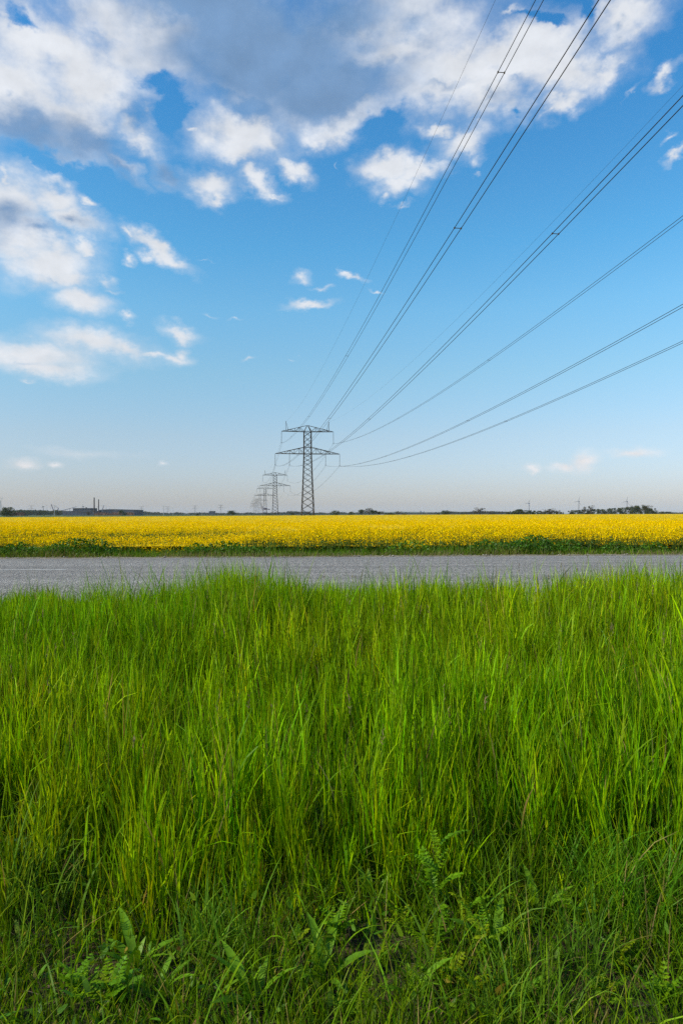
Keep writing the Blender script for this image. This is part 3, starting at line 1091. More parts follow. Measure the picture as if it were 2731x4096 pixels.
# ---------------------------------------------------------------- far side of the road
def verge_grass():
    out = []
    n = 25000
    x = rng.uniform(-17, 17, n)
    s = 16.25 + 2.0 * rng.random(n) ** .9
    y = s + YAW * x
    prof = np.interp(s, [16.2, 16.6, 17.2, 18.3], [.05, .15, .29, .34]) * (.5 + .8 * N1(x, y, .55))
    k = rng.random(n) < np.clip((s - 16.15) * 2.0, .15, 1)
    x, y, prof = x[k], y[k], prof[k]
    m = len(x)
    out.append(blades(np.stack([x, y, gz(x, y)], -1), prof * rng.normal(1, .25, m).clip(.3, 1.8), rng.uniform(0, 2 * PI, m), np.abs(rng.normal(.15, .15, m)), np.abs(rng.normal(.4, .4, m)),
                      rng.uniform(.006, .013, m), np.where((sroad(x, y) < 16.75 + .5 * N3(x, y * 0, .8))[:, None], pick(m, [(.12, .14, .02), (.16, .14, .06), (.09, .14, .006)], [.4, .25, .35]), pick(m, [(.07, .165, .003), (.10, .19, .003), (.05, .125, .006), (.16, .17, .04)], [.4, .26, .28, .06])), 4))
    # dead stalks and litter on the edge of the asphalt
    n = 14000
    x = rng.uniform(-17, 17, n)
    s = 15.9 + .8 * rng.random(n)
    keep = rng.random(n) < np.clip((N2(x, x * 0 + 2, .9) - .25) * 2, .1, 1)
    x, s = x[keep], s[keep]
    y, m = s + YAW * x, keep.sum()
    out.append(blades(np.stack([x, y, np.full(m, .01)], -1), rng.uniform(.04, .17, m), rng.uniform(0, 2 * PI, m), rng.normal(.9, .4, m), rng.normal(0, .3, m), rng.uniform(.005, .011, m),
                      pick(m, [(.22, .17, .10), (.14, .11, .06), (.12, .16, .02), (.09, .15, .01)], [.25, .25, .3, .2]), 3))
    return stuff('verge_grass', out, M_grass)


def quads(p, size, col, up_bias=.0, asp=1.0):
    """randomly turned small quads"""
    n = len(p)
    a = rng.normal(0, 1, (n, 3))
    a[:, 2] = np.abs(a[:, 2]) + up_bias
    nz = a / np.linalg.norm(a, axis=1, keepdims=True)
    t = rng.normal(0, 1, (n, 3))
    x = np.cross(nz, t)
    x /= np.linalg.norm(x, axis=1, keepdims=True) + 1e-9
    y = np.cross(nz, x)
    s = np.broadcast_to(size, (n,))[:, None] / 2
    V = np.stack([p - x * s * asp, p - y * s, p + x * s * asp, p + y * s], 1).reshape(-1, 3)
    F = np.arange(4 * n).reshape(n, 4)
    return V, [F], np.repeat(col, 4, 0)


def leafy_patch(X0, s0, w_, d_, h_, n, label, col, lsz=.07, name='leafy_weed'):
    y0 = s0 + YAW * X0
    z0 = float(gz(X0, y0))
    t = thing(name, label, 'weed', (X0, y0, z0), 0, 'leafy weeds on the far verge')
    a, r_ = rng.uniform(0, 2 * PI, n), np.sqrt(rng.random(n))
    x, y = np.cos(a) * r_ * w_ / 2, np.sin(a) * r_ * d_ / 2
    top = .9 * h_ * (1 - .55 * r_ ** 2) * (.75 + .5 * N2(x + X0, y + y0, 2.5))
    z = top * (1 - .75 * rng.random(n) ** 1.6)
    c = pick(n, [tuple(v * .82 for v in col), tuple(v * .6 for v in col), tuple(v * 1.05 for v in col)], [.5, .25, .25])
    me = np_mesh('foliage', *(lambda q: (q[0], q[1], q[2]))(quads(np.stack([x, y, z], -1), rng.uniform(.6, 1.3, n) * lsz, c, .5, .62)))
    me.materials.append(M_leaf)
    tag(link('foliage', me, t), kind='stuff')
    k = max(8, n // 40)
    x, y = rng.normal(0, w_ / 5, k), rng.normal(0, d_ / 5, k)
    V, F, C = blades(np.stack([x, y, x * 0], -1), np.full(k, h_ * .8), rng.uniform(0, 6.28, k), np.abs(rng.normal(.1, .1, k)), np.full(k, .1), np.full(k, .01), pick(k, [(.07, .09, .03)], [1]), 3)
    me = np_mesh('stems', V, F, C)
    me.materials.append(M_leaf)
    tag(link('stems', me, t), kind='stuff')
    return t


def xs_at(u, s):
    Y = s
    for _ in range(4):
        X = (u - PCX) / PF * Y
        Y = s + YAW * X
    return X


verge_grass()
for (u, s, w_, d_, h_, n, c, lb) in (
        (320, 17.5, 2.0, 1.0, .62, 1500, (.06, .15, .006), 'dark bushy weed clump standing tallest on the left far verge'),
        (110, 17.3, 2.2, .9, .48, 1200, (.065, .16, .006), 'low broad clump of leafy weeds at the left end of the far verge'),
        (900, 17.4, 1.5, .9, .58, 900, (.065, .16, .006), 'leafy clump with pointed tips on the far verge left of the tower'),
        (960, 17.1, 1.4, .7, .42, 800, (.075, .17, .006), 'lower leafy clump beside the pointed one on the far verge'),
        (790, 17.0, .9, .6, .36, 400, (.065, .16, .006), 'small round leafy weed on the far verge edge'),
        (1640, 17.4, 1.3, .8, .52, 600, (.08, .18, .006), 'loose leafy weeds right of the middle on the far verge'),
        (1990, 17.4, 1.8, .9, .55, 1300, (.06, .155, .008), 'left third of the long nettle bed on the far verge'),
        (2120, 17.3, 1.6, .9, .60, 1500, (.055, .15, .008), 'densest middle of the long nettle bed on the far verge'),
        (2240, 17.3, 1.5, .8, .52, 1000, (.06, .155, .008), 'right end of the long nettle bed on the far verge'),
        (2470, 17.2, 1.2, .7, .36, 500, (.065, .16, .006), 'low leafy weeds on the right part of the far verge'),
        (2600, 17.5, 1.0, .6, .45, 350, (.065, .16, .006), 'leafy tuft close to the right edge on the far verge')):
    leafy_patch(xs_at(u, s), s, w_, d_, h_, n, lb, c)


# ---------------------------------------------------------------- rapeseed field
FLOWER_TOP = .45


def field_far(x):
    """distance of the far edge of the field"""
    return np.interp(x, [-2000, -400, -160, -90, 0, 60, 300, 2000], [150, 150, 165, 190, 470, 600, 700, 900])


def rape_canopy_material():
    m, n, b = mat('rape_canopy', .9, .1)
    p = pos(n, (1, .35, 1))
    a = n.noise(p, 2.2, 6, .65)
    c = n.mix(n.step(a, .40, .56), (.26, .21, .002, 1), (.64, .42, .0006, 1))
    n.put(b.inputs['Base Color'], c)
    return m


def canopy():
    M = rape_canopy_material()
    ss = np.concatenate([np.arange(18.4, 40, 1.0), np.geomspace(40, 1.0e3, 40)])
    xs = np.linspace(-1, 1, 161)
    V = []
    for s in ss:
        for q in xs:
            x = q * (s * .75 + 25)
            far = float(field_far(x))
            y = min(s + YAW * x, far)
            z = FLOWER_TOP - .30 + (.24 * min(1, max(0, (s - 40) / 60)))
            V.append((x, y, z + .05 * (rng.random() - .5)))
    V = np.array(V)
    i = np.arange(len(V)).reshape(len(ss), -1)
    F = np.stack([i[:-1, :-1], i[:-1, 1:], i[1:, 1:], i[1:, :-1]], -1).reshape(-1, 4)
    me = np_mesh('rapeseed_canopy', V, [F])
    me.materials.append(M)
    return tag(link('rapeseed_canopy', me), kind='stuff')


def rapeseed():
    out = []
    # plants: density falls and heads grow as they become too small to tell apart
    N = 130000
    u = rng.random(N)
    s0, s1 = 18.0, 420.0
    y = s0 * (s1 / s0) ** (u ** 1.25)
    x = rng.uniform(-1, 1, N) * (.58 * y + 5)
    y = y + YAW * x
    ok = y < field_far(x) - 2
    x, y = x[ok], y[ok]
    n = len(x)
    big = np.clip(y / 26, 1, 7) ** .62 * .9
    h_top = FLOWER_TOP + .12 * (N1(x, y, .35) - .5) + .10 * (N2(x, y, 1.4) - .5) + rng.normal(0, .06, n) - .14 * (N3(x, y * .45, .55) > .70) - .10 * np.clip((19.2 - y) / 1.2, 0, 1)
    # stems
    near = y < 31
    b = np.stack([x, y, np.where(near, -.34, h_top - .3)], -1)
    hh = h_top - b[:, 2]
    out.append(blades(b[near], hh[near], rng.uniform(0, 2 * PI, near.sum()), np.abs(rng.normal(.05, .06, near.sum())), np.abs(rng.normal(.08, .1, near.sum())), rng.uniform(.012, .022, near.sum()),
                      pick(near.sum(), [(.075, .12, .02), (.10, .14, .015), (.05, .09, .02)], [.4, .35, .25]), 3))
    # leaves low on the stems near the edge
    e = np.where(y < 26)[0]
    i = np.repeat(e, 3)
    p = np.stack([x[i] + rng.normal(0, .07, len(i)), y[i] + rng.normal(0, .07, len(i)), h_top[i] - rng.uniform(.15, .6, len(i))], -1)
    stems = out + [quads(p, rng.uniform(.05, .11, len(i)), pick(len(i), [(.05, .10, .02), (.07, .12, .02)], [.5, .5]), .2, .5)]
    # flowers
    per = np.where(y < 60, 6, 3)
    i = np.repeat(np.arange(n), per)
    m = len(i)
    r_ = np.abs(rng.normal(0, .075, m)) * big[i]
    a = rng.uniform(0, 2 * PI, m)
    dz = -np.abs(rng.normal(0, .085, m))
    p = np.stack([x[i] + np.cos(a) * r_, y[i] + np.sin(a) * r_, h_top[i] + dz + rng.normal(0, .015, m)], -1)
    c = pick(m, [(.70, .48, .0006), (.62, .415, .0006), (.76, .545, .0006), (.46, .37, .002)], [.45, .3, .17, .08])
    fq = y[i] < 34
    sz_ = rng.uniform(.026, .046, m) * big[i]
    V, F, C = quads(p[~fq], sz_[~fq] * 1.3, c[~fq], .35, .85)
    fl = [quads(p[fq], sz_[fq], c[fq], .35, .85), (V.reshape(-1, 4, 3)[:, :3].reshape(-1, 3), [np.arange(3 * (~fq).sum()).reshape(-1, 3)], C.reshape(-1, 4, 3)[:, :3].reshape(-1, 3))]
    stuff('rapeseed_stems', stems, M_grass)
    stuff('rapeseed_flowers', fl, M_petal)


canopy()
rapeseed()

# green crop beyond the yellow field on the left, dark meadow strips further out
M_wheat = noisy('green_crop', (.028, .06, .012), (.05, .09, .018), .15, 6)
sheet('wheat_field', np.linspace(-1500, 40, 60), np.geomspace(150, 1100, 40), lambda X, Y: 0 * X + .12 + .12 * (N1(X, Y, .05) - .5), M_wheat, flat_road=False)
sheet('meadow', np.linspace(-9000, 9000, 30), np.geomspace(750, 12000, 20), lambda X, Y: 0 * X - .30, M_far, flat_road=False)

# ---------------------------------------------------------------- pylons
M_steel = noisy('weathered_steel', (.022, .021, .022), (.05, .042, .036), 1.2, 4, .75, spec=.2)
M_glass = noisy('insulator_glass', (.025, .03, .034), (.045, .05, .055), 6, 2, .4, spec=.4)
M_wire = noisy('aluminium_conductor', (.010, .011, .013), (.022, .023, .026), 2, 2, .8, spec=.1)

ZG = -.36
SL = -.14
dl = Vector((SL, 1, 0)).normalized()          # along the line, away from the camera
P1 = Vector((-15.531, 315.0, ZG))
SPAN = 348.9
ARM_U, ARM_O, ARM_I, HORN = 11.985, 14.902, 8.348, 9.914
Z_U, Z_L, Z_H = 33.677 - ZG, 23.483 - ZG, 43.718 - ZG       # wire heights over the pylon's base
Z_APEX, Z_UA, Z_LT, Z_LA = 42.0 - ZG, 39.2 - ZG, 31.9 - ZG, 28.9 - ZG
LEVELS = [0, 3.6, 6.9, 10.0, 12.9, 15.7, 18.4, 20.9, 23.2, 25.4, 27.4, Z_LA, Z_LT, 34.6, 37.2, Z_UA]


def half(z):
    return np.interp(z, [0, 20, Z_LA, Z_UA, Z_APEX], [2.85, 2.0, 1.72, 1.66, .18])


def pylon_members(scale_t=1.0, sparse=False):
    """(part name, list of bars) for one lattice pylon, base at the origin, arms along X"""
    legs, braces, arms_u, arms_l, horns = [], [], [], [], []
    for sx_ in (-1, 1):
        for sy in (-1, 1):
            legs.append([((sx_ * half(a), sy * half(a), a), (sx_ * half(b), sy * half(b), b), .27 * scale_t) for a, b in zip(LEVELS[:-1], LEVELS[1:])])
    for a, b in zip(LEVELS[:-1], LEVELS[1:]):
        ha, hb = half(a), half(b)
        for ax in (0,) if sparse else (0, 1):
            for sd in (-1,) if sparse else (-1, 1):
                for q in (-1, 1):
                    p0, p1 = (q * ha, sd * (ha - .04 * q), a), (-q * hb, sd * (hb - .04 * q), b)
                    if ax:
                        p0, p1 = (p0[1], p0[0], a), (p1[1], p1[0], b)
                    braces.append((p0, p1, .15 * scale_t))
    for (A, zt, za, xt, zroot, lst) in ((ARM_U, Z_APEX, Z_UA, .18, Z_APEX, arms_u), (ARM_O, Z_LT, Z_LA, 1.70, Z_LT, arms_l)):
        for sd in (-1, 1):
            L = []
            hr = 1.66 if lst is arms_u else 1.72
            tip = Vector((sd * A, 0, za))
            n = 6 if lst is arms_l else 5
            bot, top = [], []
            for k in range(n + 1):
                f = k / n
                yb = hr * (1 - f) + .08
                xb = hr + (A - hr) * f
                if lst is arms_u:
                    zt_k = Z_APEX + (za - Z_APEX) * (xb / A) + .02
                else:
                    zt_k = zt + (za - zt) * f + .02
                bot.append((xb, yb, za))
                top.append((xb, yb * .9, zt_k))
            for sy in (-1, 1):
                st = (sd * xt, sy * (.18 if lst is arms_u else 1.7), zroot)
                L.append((st, (sd * top[-1][0], sy * top[-1][1], top[-1][2]), .19 * scale_t))
                L.append(((sd * bot[0][0], sy * bot[0][1], za), (sd * bot[-1][0], sy * bot[-1][1], za), .21 * scale_t))
                for k in range(1, n):
                    b_, t_ = bot[k], top[k]
                    L.append(((sd * b_[0], sy * b_[1], b_[2]), (sd * t_[0], sy * t_[1], t_[2]), .10 * scale_t))
                    b2 = bot[k - 1]
                    if k % 2:
                        L.append(((sd * b2[0], sy * b2[1], b2[2]), (sd * t_[0], sy * t_[1], t_[2]), .12 * scale_t))
                    else:
                        t2 = top[k - 1]
                        L.append(((sd * t2[0], sy * t2[1], t2[2]), (sd * b_[0], sy * b_[1], b_[2]), .12 * scale_t))
            for k in range(n):
                b_, b2 = bot[k], bot[k + 1]
                L.append(((sd * b_[0], b_[1], za), (sd * b2[0], -b2[1], za), .09 * scale_t))
            lst.append(L)
    L0 = []
    for sy in (-1, 1):
        for a, b in ((-1, 1),):
            L0.append(((-1.66, sy * 1.66, Z_UA), (1.66, sy * 1.66, Z_UA), .2 * scale_t))
            L0.append(((-1.72, sy * 1.72, Z_LA), (1.72, sy * 1.72, Z_LA), .2 * scale_t))
            L0.append(((-1.70, sy * 1.70, Z_LT), (1.70, sy * 1.70, Z_LT), .2 * scale_t))
            L0.append(((sy * 1.66, -1.66, Z_UA), (sy * 1.66, 1.66, Z_UA), .2 * scale_t))
            L0.append(((sy * 1.72, -1.72, Z_LA), (sy * 1.72, 1.72, Z_LA), .2 * scale_t))
        L0.append(((sy * 1.66, 1.66, Z_UA), (sy * .18, .18, Z_APEX), .22 * scale_t))
        L0.append(((sy * 1.66, -1.66, Z_UA), (sy * .18, -.18, Z_APEX), .22 * scale_t))
    for sd in (-1, 1):
        zb = Z_UA + .35
        horns.append([((sd * HORN, .35, zb), (sd * HORN, 0, Z_H), .13 * scale_t), ((sd * HORN, -.35, zb), (sd * HORN, 0, Z_H), .13 * scale_t),
                      ((sd * (HORN - .95), .4, zb + .4), (sd * HORN, 0, Z_H), .10 * scale_t), ((sd * (HORN - .95), -.4, zb + .4), (sd * HORN, 0, Z_H), .10 * scale_t),
                      ((sd * HORN - .25, 0, Z_H), (sd * HORN + .25, 0, Z_H), .12 * scale_t)])
    return legs, braces, arms_u, arms_l, horns, L0


def bars_mesh(name, bars):
    b = MB()
    for p, q, t in bars:
        b.bar(p, q, t)
    return b.mesh(name, M_steel)


def insulator_mesh(z0, z1, t=1.0):
    """a long string of discs with a yoke below, hanging from the origin"""
    b = MB()
    Ln = z0 - z1
    b.tube([(0, 0, 0), (0, 0, -Ln + .75)], .06 * t, 5)
    k = int((Ln - 1.3) / .34)
    for i in range(k):
        z = -.5 - i * .34
        b.tube([(0, 0, z), (0, 0, z - .12)], .15 * t, 7, .11 * t)
    yk = -Ln + .75
    for sx_ in (-1, 1):
        b.bar((0, 0, yk), (sx_ * .24, 0, yk - .5), .09 * t)
        b.bar((sx_ * .24, 0, yk - .5), (sx_ * .225, 0, -Ln - .03), .09 * t)
    b.bar((-.26, 0, yk - .5), (.26, 0, yk - .5), .08 * t)
    return b.mesh('insulator', M_glass)


unit_bar = MB().box((0, 0, .5), (1, 1, 1)).mesh('brace', M_steel)


def place_bar(o, p, q, t):
    p, q = Vector(p), Vector(q)
    o.location = p
    o.rotation_mode = 'QUATERNION'
    o.rotation_quaternion = (q - p).to_track_quat('Z', 'Y')
    o.scale = (t, t, (q - p).length)


RZ = math.atan2(dl.y, dl.x) - PI / 2


def build_pylon(loc, label, single_braces, t=1.0, rz=RZ):
    P = thing('lattice_pylon', label, 'pylon', loc, rz, 'pylons of the main power line')
    legs, braces, au, al, horns, l0 = pylon_members(t, t < .9)
    for L in legs:
        link('leg', bars_mesh('leg', L), P)
    if single_braces:
        for p, q, tt in braces:
            place_bar(link('brace', unit_bar, P), p, q, tt)
    else:
        link('bracing', bars_mesh('bracing', braces), P)
    link('body_frame', bars_mesh('body_frame', l0), P)
    arm = {}
    for k_, L in zip((('u', -1), ('u', 1), ('l', -1), ('l', 1)), au + al):
        arm[k_] = link('crossarm', bars_mesh('crossarm', L), P)
    for L in horns:
        link('earth_wire_horn', bars_mesh('earth_wire_horn', L), P)
    iu, il = insulator_mesh(Z_UA, Z_U, t), insulator_mesh(Z_LA, Z_L, t)
    for A, z, me in ((ARM_U, Z_UA, iu), (ARM_O, Z_LA, il), (ARM_I, Z_LA, il)):
        for sd in (-1, 1):
            i_ = link('insulator', me, arm['u' if A == ARM_U else 'l', sd])
            i_.location = (sd * A, 0, z)
    return P


ORD = ['second', 'third', 'fourth', 'fifth', 'sixth', 'seventh']
build_pylon(P1, 'nearest and tallest steel lattice pylon, standing in the yellow rapeseed field', True)
proto = None
LINE = [P1 - dl * SPAN, P1]
for k in range(1, 7):
    p = P1 + dl * (353 * k)
    p.z = ZG
    LINE.append(p)
    lb = ORD[k - 1] + ' pylon of the main line counted back from the tallest one'
    if k == 1:
        build_pylon(p, lb, False, 1.1)
    elif k == 2:
        build_pylon(p, lb, False, 1.0)
    elif k == 3:
        proto = build_pylon(p, lb, False, .8)
    else:
        c = copy_tree(proto)
        c.location = p
        c['label'] = lb
# the line bends away to the left beyond the seventh
FARP = [(883, 2017, 'far pale pylon just left of the round willow bush'), (780, 2020, 'far pale pylon in line between two lamp masts on the left'), (671, 2024, 'far pale pylon right of the tall lamp mast'), (566, 2024, 'far pale three armed pylon over trees right of the factory'), (126, 2020, 'far pale pylon over the trees on the left, beside a small wind turbine')]
for u, v, lb in FARP:
    Yd = (44.0 - 1) * PF / (2057 - (u - PCX) * ROLL - v)
    c = copy_tree(proto)
    p = at(u, v, Yd)
    c.location = (p.x, p.y, ZG)
    c.rotation_euler.z = RZ + .35
    c['label'] = lb
    c['group'] = 'far pylons on the left horizon'

# conductors: each phase is a pair of wires with spacers, running over the whole line
PERP = Vector((dl.y, -dl.x, 0))


def wire_point(p, q, lat, z, sag, t, dz0=0.0):
    b = p.lerp(q, t) + PERP * lat
    return Vector((b.x, b.y, ZG + z + dz0 * (1 - t) - 4 * sag * t * (1 - t)))


def spans():
    for k in range(len(LINE) - 1):
        yield k, LINE[k], LINE[k + 1], (1.728 if k == 0 else 0.0)


def conductor_pair(lat, z, label):
    t0 = thing('conductor_pair', label, 'power cable', (P1.x + PERP.x * lat, P1.y + PERP.y * lat, ZG + z), 0, 'twin conductors of the main power line')
    org = t0.location
    for off in (-.22, .22):
        b = MB()
        pts = []
        for k, p, q, dz in spans():
            nseg = 60 if k == 0 else 24
            for i in range(nseg + (1 if k == len(LINE) - 2 else 0)):
                pts.append(wire_point(p, q, lat + off, z, 8.2, i / nseg, dz) - org)
        cut = 61 + 24
        b.tube(pts[:cut], .024, 6)
        b.tube(pts[cut - 1:], .013, 4)
        b.build('conductor', M_wire, t0)
    for k, p, q, dz in spans():
        if k > 1:
            continue
        for t in (.22, .414, .608, .80):
            a = wire_point(p, q, lat - .22, z, 8.2, t, dz) - org
            c = wire_point(p, q, lat + .22, z, 8.2, t, dz) - org
            sp = MB().bar(a, c, .035)
            for e in (a, c):
                sp.box(e, (.07, .14, .09))
            sp.build('spacer', M_steel, t0)


conductor_pair(-ARM_U, Z_U, 'twin black conductors from the left end of the nearest pylon\'s upper arm')
conductor_pair(ARM_U, Z_U, 'twin black conductors from the right end of the nearest pylon\'s upper arm')
conductor_pair(-ARM_O, Z_L, 'twin black conductors from the outer left end of the nearest pylon\'s lower arm')
conductor_pair(-ARM_I, Z_L, 'twin black conductors from the inner left insulator of the nearest pylon\'s lower arm')
conductor_pair(ARM_I, Z_L, 'twin black conductors from the inner right insulator of the nearest pylon\'s lower arm')
conductor_pair(ARM_O, Z_L, 'twin black conductors from the outer right end of the nearest pylon\'s lower arm')
for sd, nm in ((-1, 'left'), (1, 'right')):
    pts = []
    for k, p, q, dz in spans():
        nseg = 50 if k == 0 else 20
        for i in range(nseg + (1 if k == len(LINE) - 2 else 0)):
            pts.append(wire_point(p, q, sd * HORN, Z_H, 8.17, i / nseg, dz) - P1)
    o = MB().tube(pts, .011, 5).build('earth_wire', M_wire)
    o.location = P1
    tag(o, 'single thin earth wire from the ' + nm + ' horn on top of the nearest pylon', 'power cable', 'earth wires of the main power line')

# ---------------------------------------------------------------- trees on the horizon
M_bark = noisy('bark', (.05, .042, .035), (.09, .075, .06), 3, 4, .9)
M_crown = leaf_mat('tree_foliage', .25, .02, .6)


def crown_mesh(kind, seed):
    """crown of a tree of unit height: leaf clumps through several uneven lobes"""
    r = np.random.default_rng(seed)
    P_, C_ = [], []
    if kind == 'round':
        lobes = [(0, 0, .62, .36, .34)] + [(r.uniform(-.3, .3), r.uniform(-.3, .3), r.uniform(.38, .82), r.uniform(.14, .24), r.uniform(.12, .2)) for _ in range(11)]
        n, col = 130, (.030, .047, .012)
    elif kind == 'bush':
        lobes = [(0, 0, .40, .55, .40)] + [(r.uniform(-.55, .55), r.uniform(-.4, .4), r.uniform(.2, .7), r.uniform(.18, .3), r.uniform(.15, .28)) for _ in range(12)]
        n, col = 130, (.034, .052, .014)
    elif kind == 'wood':
        lobes = [(0, 0, .5, .42, .42)] + [(r.uniform(-.5, .5), r.uniform(-.4, .4), r.uniform(.1, .86), r.uniform(.14, .26), r.uniform(.10, .2)) for _ in range(15)]
        n, col = 120, (.030, .046, .012)
    else:
        lobes = [(r.uniform(-.34, .34), r.uniform(-.3, .3), r.uniform(.34, .92), r.uniform(.10, .18), r.uniform(.08, .14)) for _ in range(22)]
        n, col = 40, (.055, .05, .03)
    for (x, y, z, a, b) in lobes:
        d = r.normal(0, 1, (n, 3))
        d /= np.linalg.norm(d, axis=1, keepdims=True)
        rad = r.random(n) ** .4
        P_.append(np.stack([x + d[:, 0] * a * rad, y + d[:, 1] * a * rad, np.maximum(z + d[:, 2] * b * rad, .04)], -1))
        C_.append(np.array(col) * r.uniform(.7, 1.3) * r.normal(1, .12, (n, 1)))
    P_, C_ = np.concatenate(P_), np.concatenate(C_)
    P_[:, 2] = np.minimum(P_[:, 2] * (.95 / np.percentile(P_[:, 2], 94 if kind != 'airy' else 98)), 1.0 + r.normal(0, .025, len(P_)))
    hx = np.percentile(np.abs(P_[:, :2]), 97)
    P_[:, :2] *= {'round': .46, 'bush': .74, 'airy': .46, 'wood': .60}[kind] / hx
    V, F, C = quads(P_, r.uniform(.045, .10, len(P_)) * (.7 if kind == 'airy' else 1), C_, 0, .8)
    me = np_mesh('crown', V, F, C)
    me.materials.append(M_crown)
    return me


def trunk_mesh(kind, seed):
    r = random.Random(seed)
    b = MB()
    if kind == 'bush':
        for _ in range(5):
            b.tube([(r.uniform(-.1, .1), r.uniform(-.1, .1), -.02), (r.uniform(-.3, .3), r.uniform(-.2, .2), .4)], .018, 5, .006)
    else:
        b.tube([(0, 0, -.02), (.01, 0, .2), (0, .01, .45), (.02, 0, .75)], .032, 6, .008)
        for _ in range(26 if kind == 'airy' else 8):
            a, z = r.uniform(0, 6.28), r.uniform(.14, .6)
            L = r.uniform(.2, .4)
            p1 = (math.cos(a) * L * .5, math.sin(a) * L * .5, z + L * .45)
            b.tube([(0, 0, z), p1, (math.cos(a) * L * .9, math.sin(a) * L * .9, z + L * 1.0)], .012, 4, .003)
            if kind == 'airy':
                for _ in range(3):
                    a2 = a + r.uniform(-1, 1)
                    b.tube([p1, (p1[0] + math.cos(a2) * L * .4, p1[1] + math.sin(a2) * L * .4, p1[2] + L * r.uniform(.2, .7))], .005, 3, .002)
    return b.mesh('trunk', M_bark)


VAR = {k: [(crown_mesh(k, 10 * j + i), trunk_mesh(k, i)) for i in range(3)] for j, k in enumerate(('round', 'bush', 'airy', 'wood'))}
tree_i = 0


def tree(u, wpx, vtop, Y, kind, label, name='tree', cat='tree', group=None, vbase=None):
    """a tree whose top shows at (u, vtop) when it stands Y metres off"""
    global tree_i
    tree_i += 1
    top = at(u, vtop, Y)
    H = max(1.0, top.z - ZG)
    wd = wpx / PF * Y
    nat = {'round': .92, 'bush': 1.48, 'airy': .92, 'wood': 1.2}[kind]
    k = wd / (nat * H)
    t = thing(name, label, cat, (top.x, Y, ZG), tree_i * 1.7, group)
    crown, trunk = VAR[kind][tree_i % 3]
    for nm, me in (('crown', crown), ('trunk', trunk)):
        o = link(nm, me, t)
        o.scale = (H * k, H * k, H)
    return t


def c4(x): return 1300 + x / 2.24
def c5(x): return 2000 + x / 2.145
def v4(y): return 1950 + y / 2.24
def v5(y): return 1950 + y / 2.145


G_H = 'field trees along the horizon'
TREES = [
    (25, 62, 2030, 420, 'bush', 'large dark round bush at the left edge of the horizon', 'bush'),
    (492, 30, 2042, 900, 'bush', 'light green bush beside the sloping conveyor', 'bush'),
    (928, 42, 2043, 700, 'bush', 'round green willow bush between the far pylons and the main line', 'bush'),
    (790, 12, 2056, 700, 'bush', 'tiny dark shrub left of the round willow bush', 'bush'),
    (1170, 20, 2051, 720, 'bush', 'small olive bush just left of the nearest pylon', 'bush'),
    (1074, 14, 2055, 720, 'bush', 'tiny dark shrub below the harbour crane', 'bush'),
    (c4(94), 38, v4(209), 700, 'bush', 'wide grey green shrub right of the nearest pylon', 'bush'),
    (c4(232), 22, v4(218), 700, 'bush', 'small round tree alone between the wide shrub and the tree group', 'tree'),
    (c4(327), 26, v4(199), 700, 'round', 'dark round tree at the left end of the middle tree group', 'tree'),
    (c4(393), 36, v4(183), 720, 'airy', 'tallest pale bare tree of the middle tree group', 'tree'),
    (c4(432), 27, v4(206), 690, 'round', 'dense dark tree in front of the pale bare one in the middle group', 'tree'),
    (c4(476), 20, v4(216), 700, 'round', 'low round tree right of the dense dark one in the middle group', 'tree'),
    (c4(511), 18, v4(210), 710, 'airy', 'thin upright tree at the right end of the middle group', 'tree'),
    (c4(560), 36, v4(228), 720, 'bush', 'left half of the low dark hedge right of the middle group', 'bush'),
    (c4(600), 30, v4(230), 720, 'bush', 'right half of the low dark hedge right of the middle group', 'bush'),
    (c4(653), 30, v4(211), 720, 'airy', 'brownish see through tree past the low hedge', 'tree'),
    (c4(707), 18, v4(233), 720, 'bush', 'small dark bush beside a white roof', 'bush'),
    (c4(1010), 12, v4(228), 700, 'bush', 'small dark bush left of the wide round tree', 'bush'),
    (c4(1066), 38, v4(207), 720, 'bush', 'wide round brown tree alone in the right middle of the horizon', 'tree'),
    (c4(1232), 12, v4(234), 720, 'bush', 'tiny dark green bush left of the big bare tree', 'bush'),
    (c4(1345), 24, v4(205), 760, 'airy', 'slender bare tree leaning on the big bare tree', 'tree'),
    (c4(1385), 40, v4(179), 720, 'airy', 'big bare brown tree standing out right of the middle', 'tree'),
    (c4(1480), 24, v4(214), 760, 'airy', 'low bare tree right of the big bare tree', 'tree'),
    (c4(1508), 12, v4(231), 740, 'bush', 'tiny brown shrub right of the low bare tree', 'bush'),
    (c5(68), 18, v5(209), 760, 'bush', 'round bush at the left end of the right hand wood', 'bush'),
    (c5(162), 26, v5(187), 760, 'round', 'pointed dark green tree at the start of the right hand wood', 'tree'),
    (c5(402), 44, v5(181), 740, 'airy', 'spreading bare tree in the low part of the wood', 'tree'),
    (c5(442), 24, v5(190), 740, 'airy', 'small bare tree right of the spreading bare one', 'tree'),
    (c5(487), 22, v5(194), 740, 'airy', 'pale bare tree before the gap in the wood', 'tree'),
    (c5(716), 20, v5(165), 760, 'airy', 'pale yellowish small crown rising over the wood', 'tree'),
    (c5(775), 24, v5(152), 760, 'airy', 'pale yellowish tall crown rising over the wood beside a turbine', 'tree'),
    (c5(1145), 24, v5(151), 800, 'airy', 'grey bare crown on the highest part of the wood', 'tree'),
    (c5(1260), 38, v5(148), 800, 'airy', 'wide grey bare crown at the right end of the wood', 'tree'),
    (c5(1382), 30, v5(207), 1000, 'bush', 'low dark bushes past the right end of the wood, left clump', 'bush'),
    (c5(1450), 30, v5(207), 1000, 'bush', 'low dark bushes past the right end of the wood, right clump', 'bush'),
    (355, 22, 2046, 800, 'airy', 'pale bare shrub in front of the factory halls', 'bush'),
    (655, 0, 0, 0, '', '', ''),
]
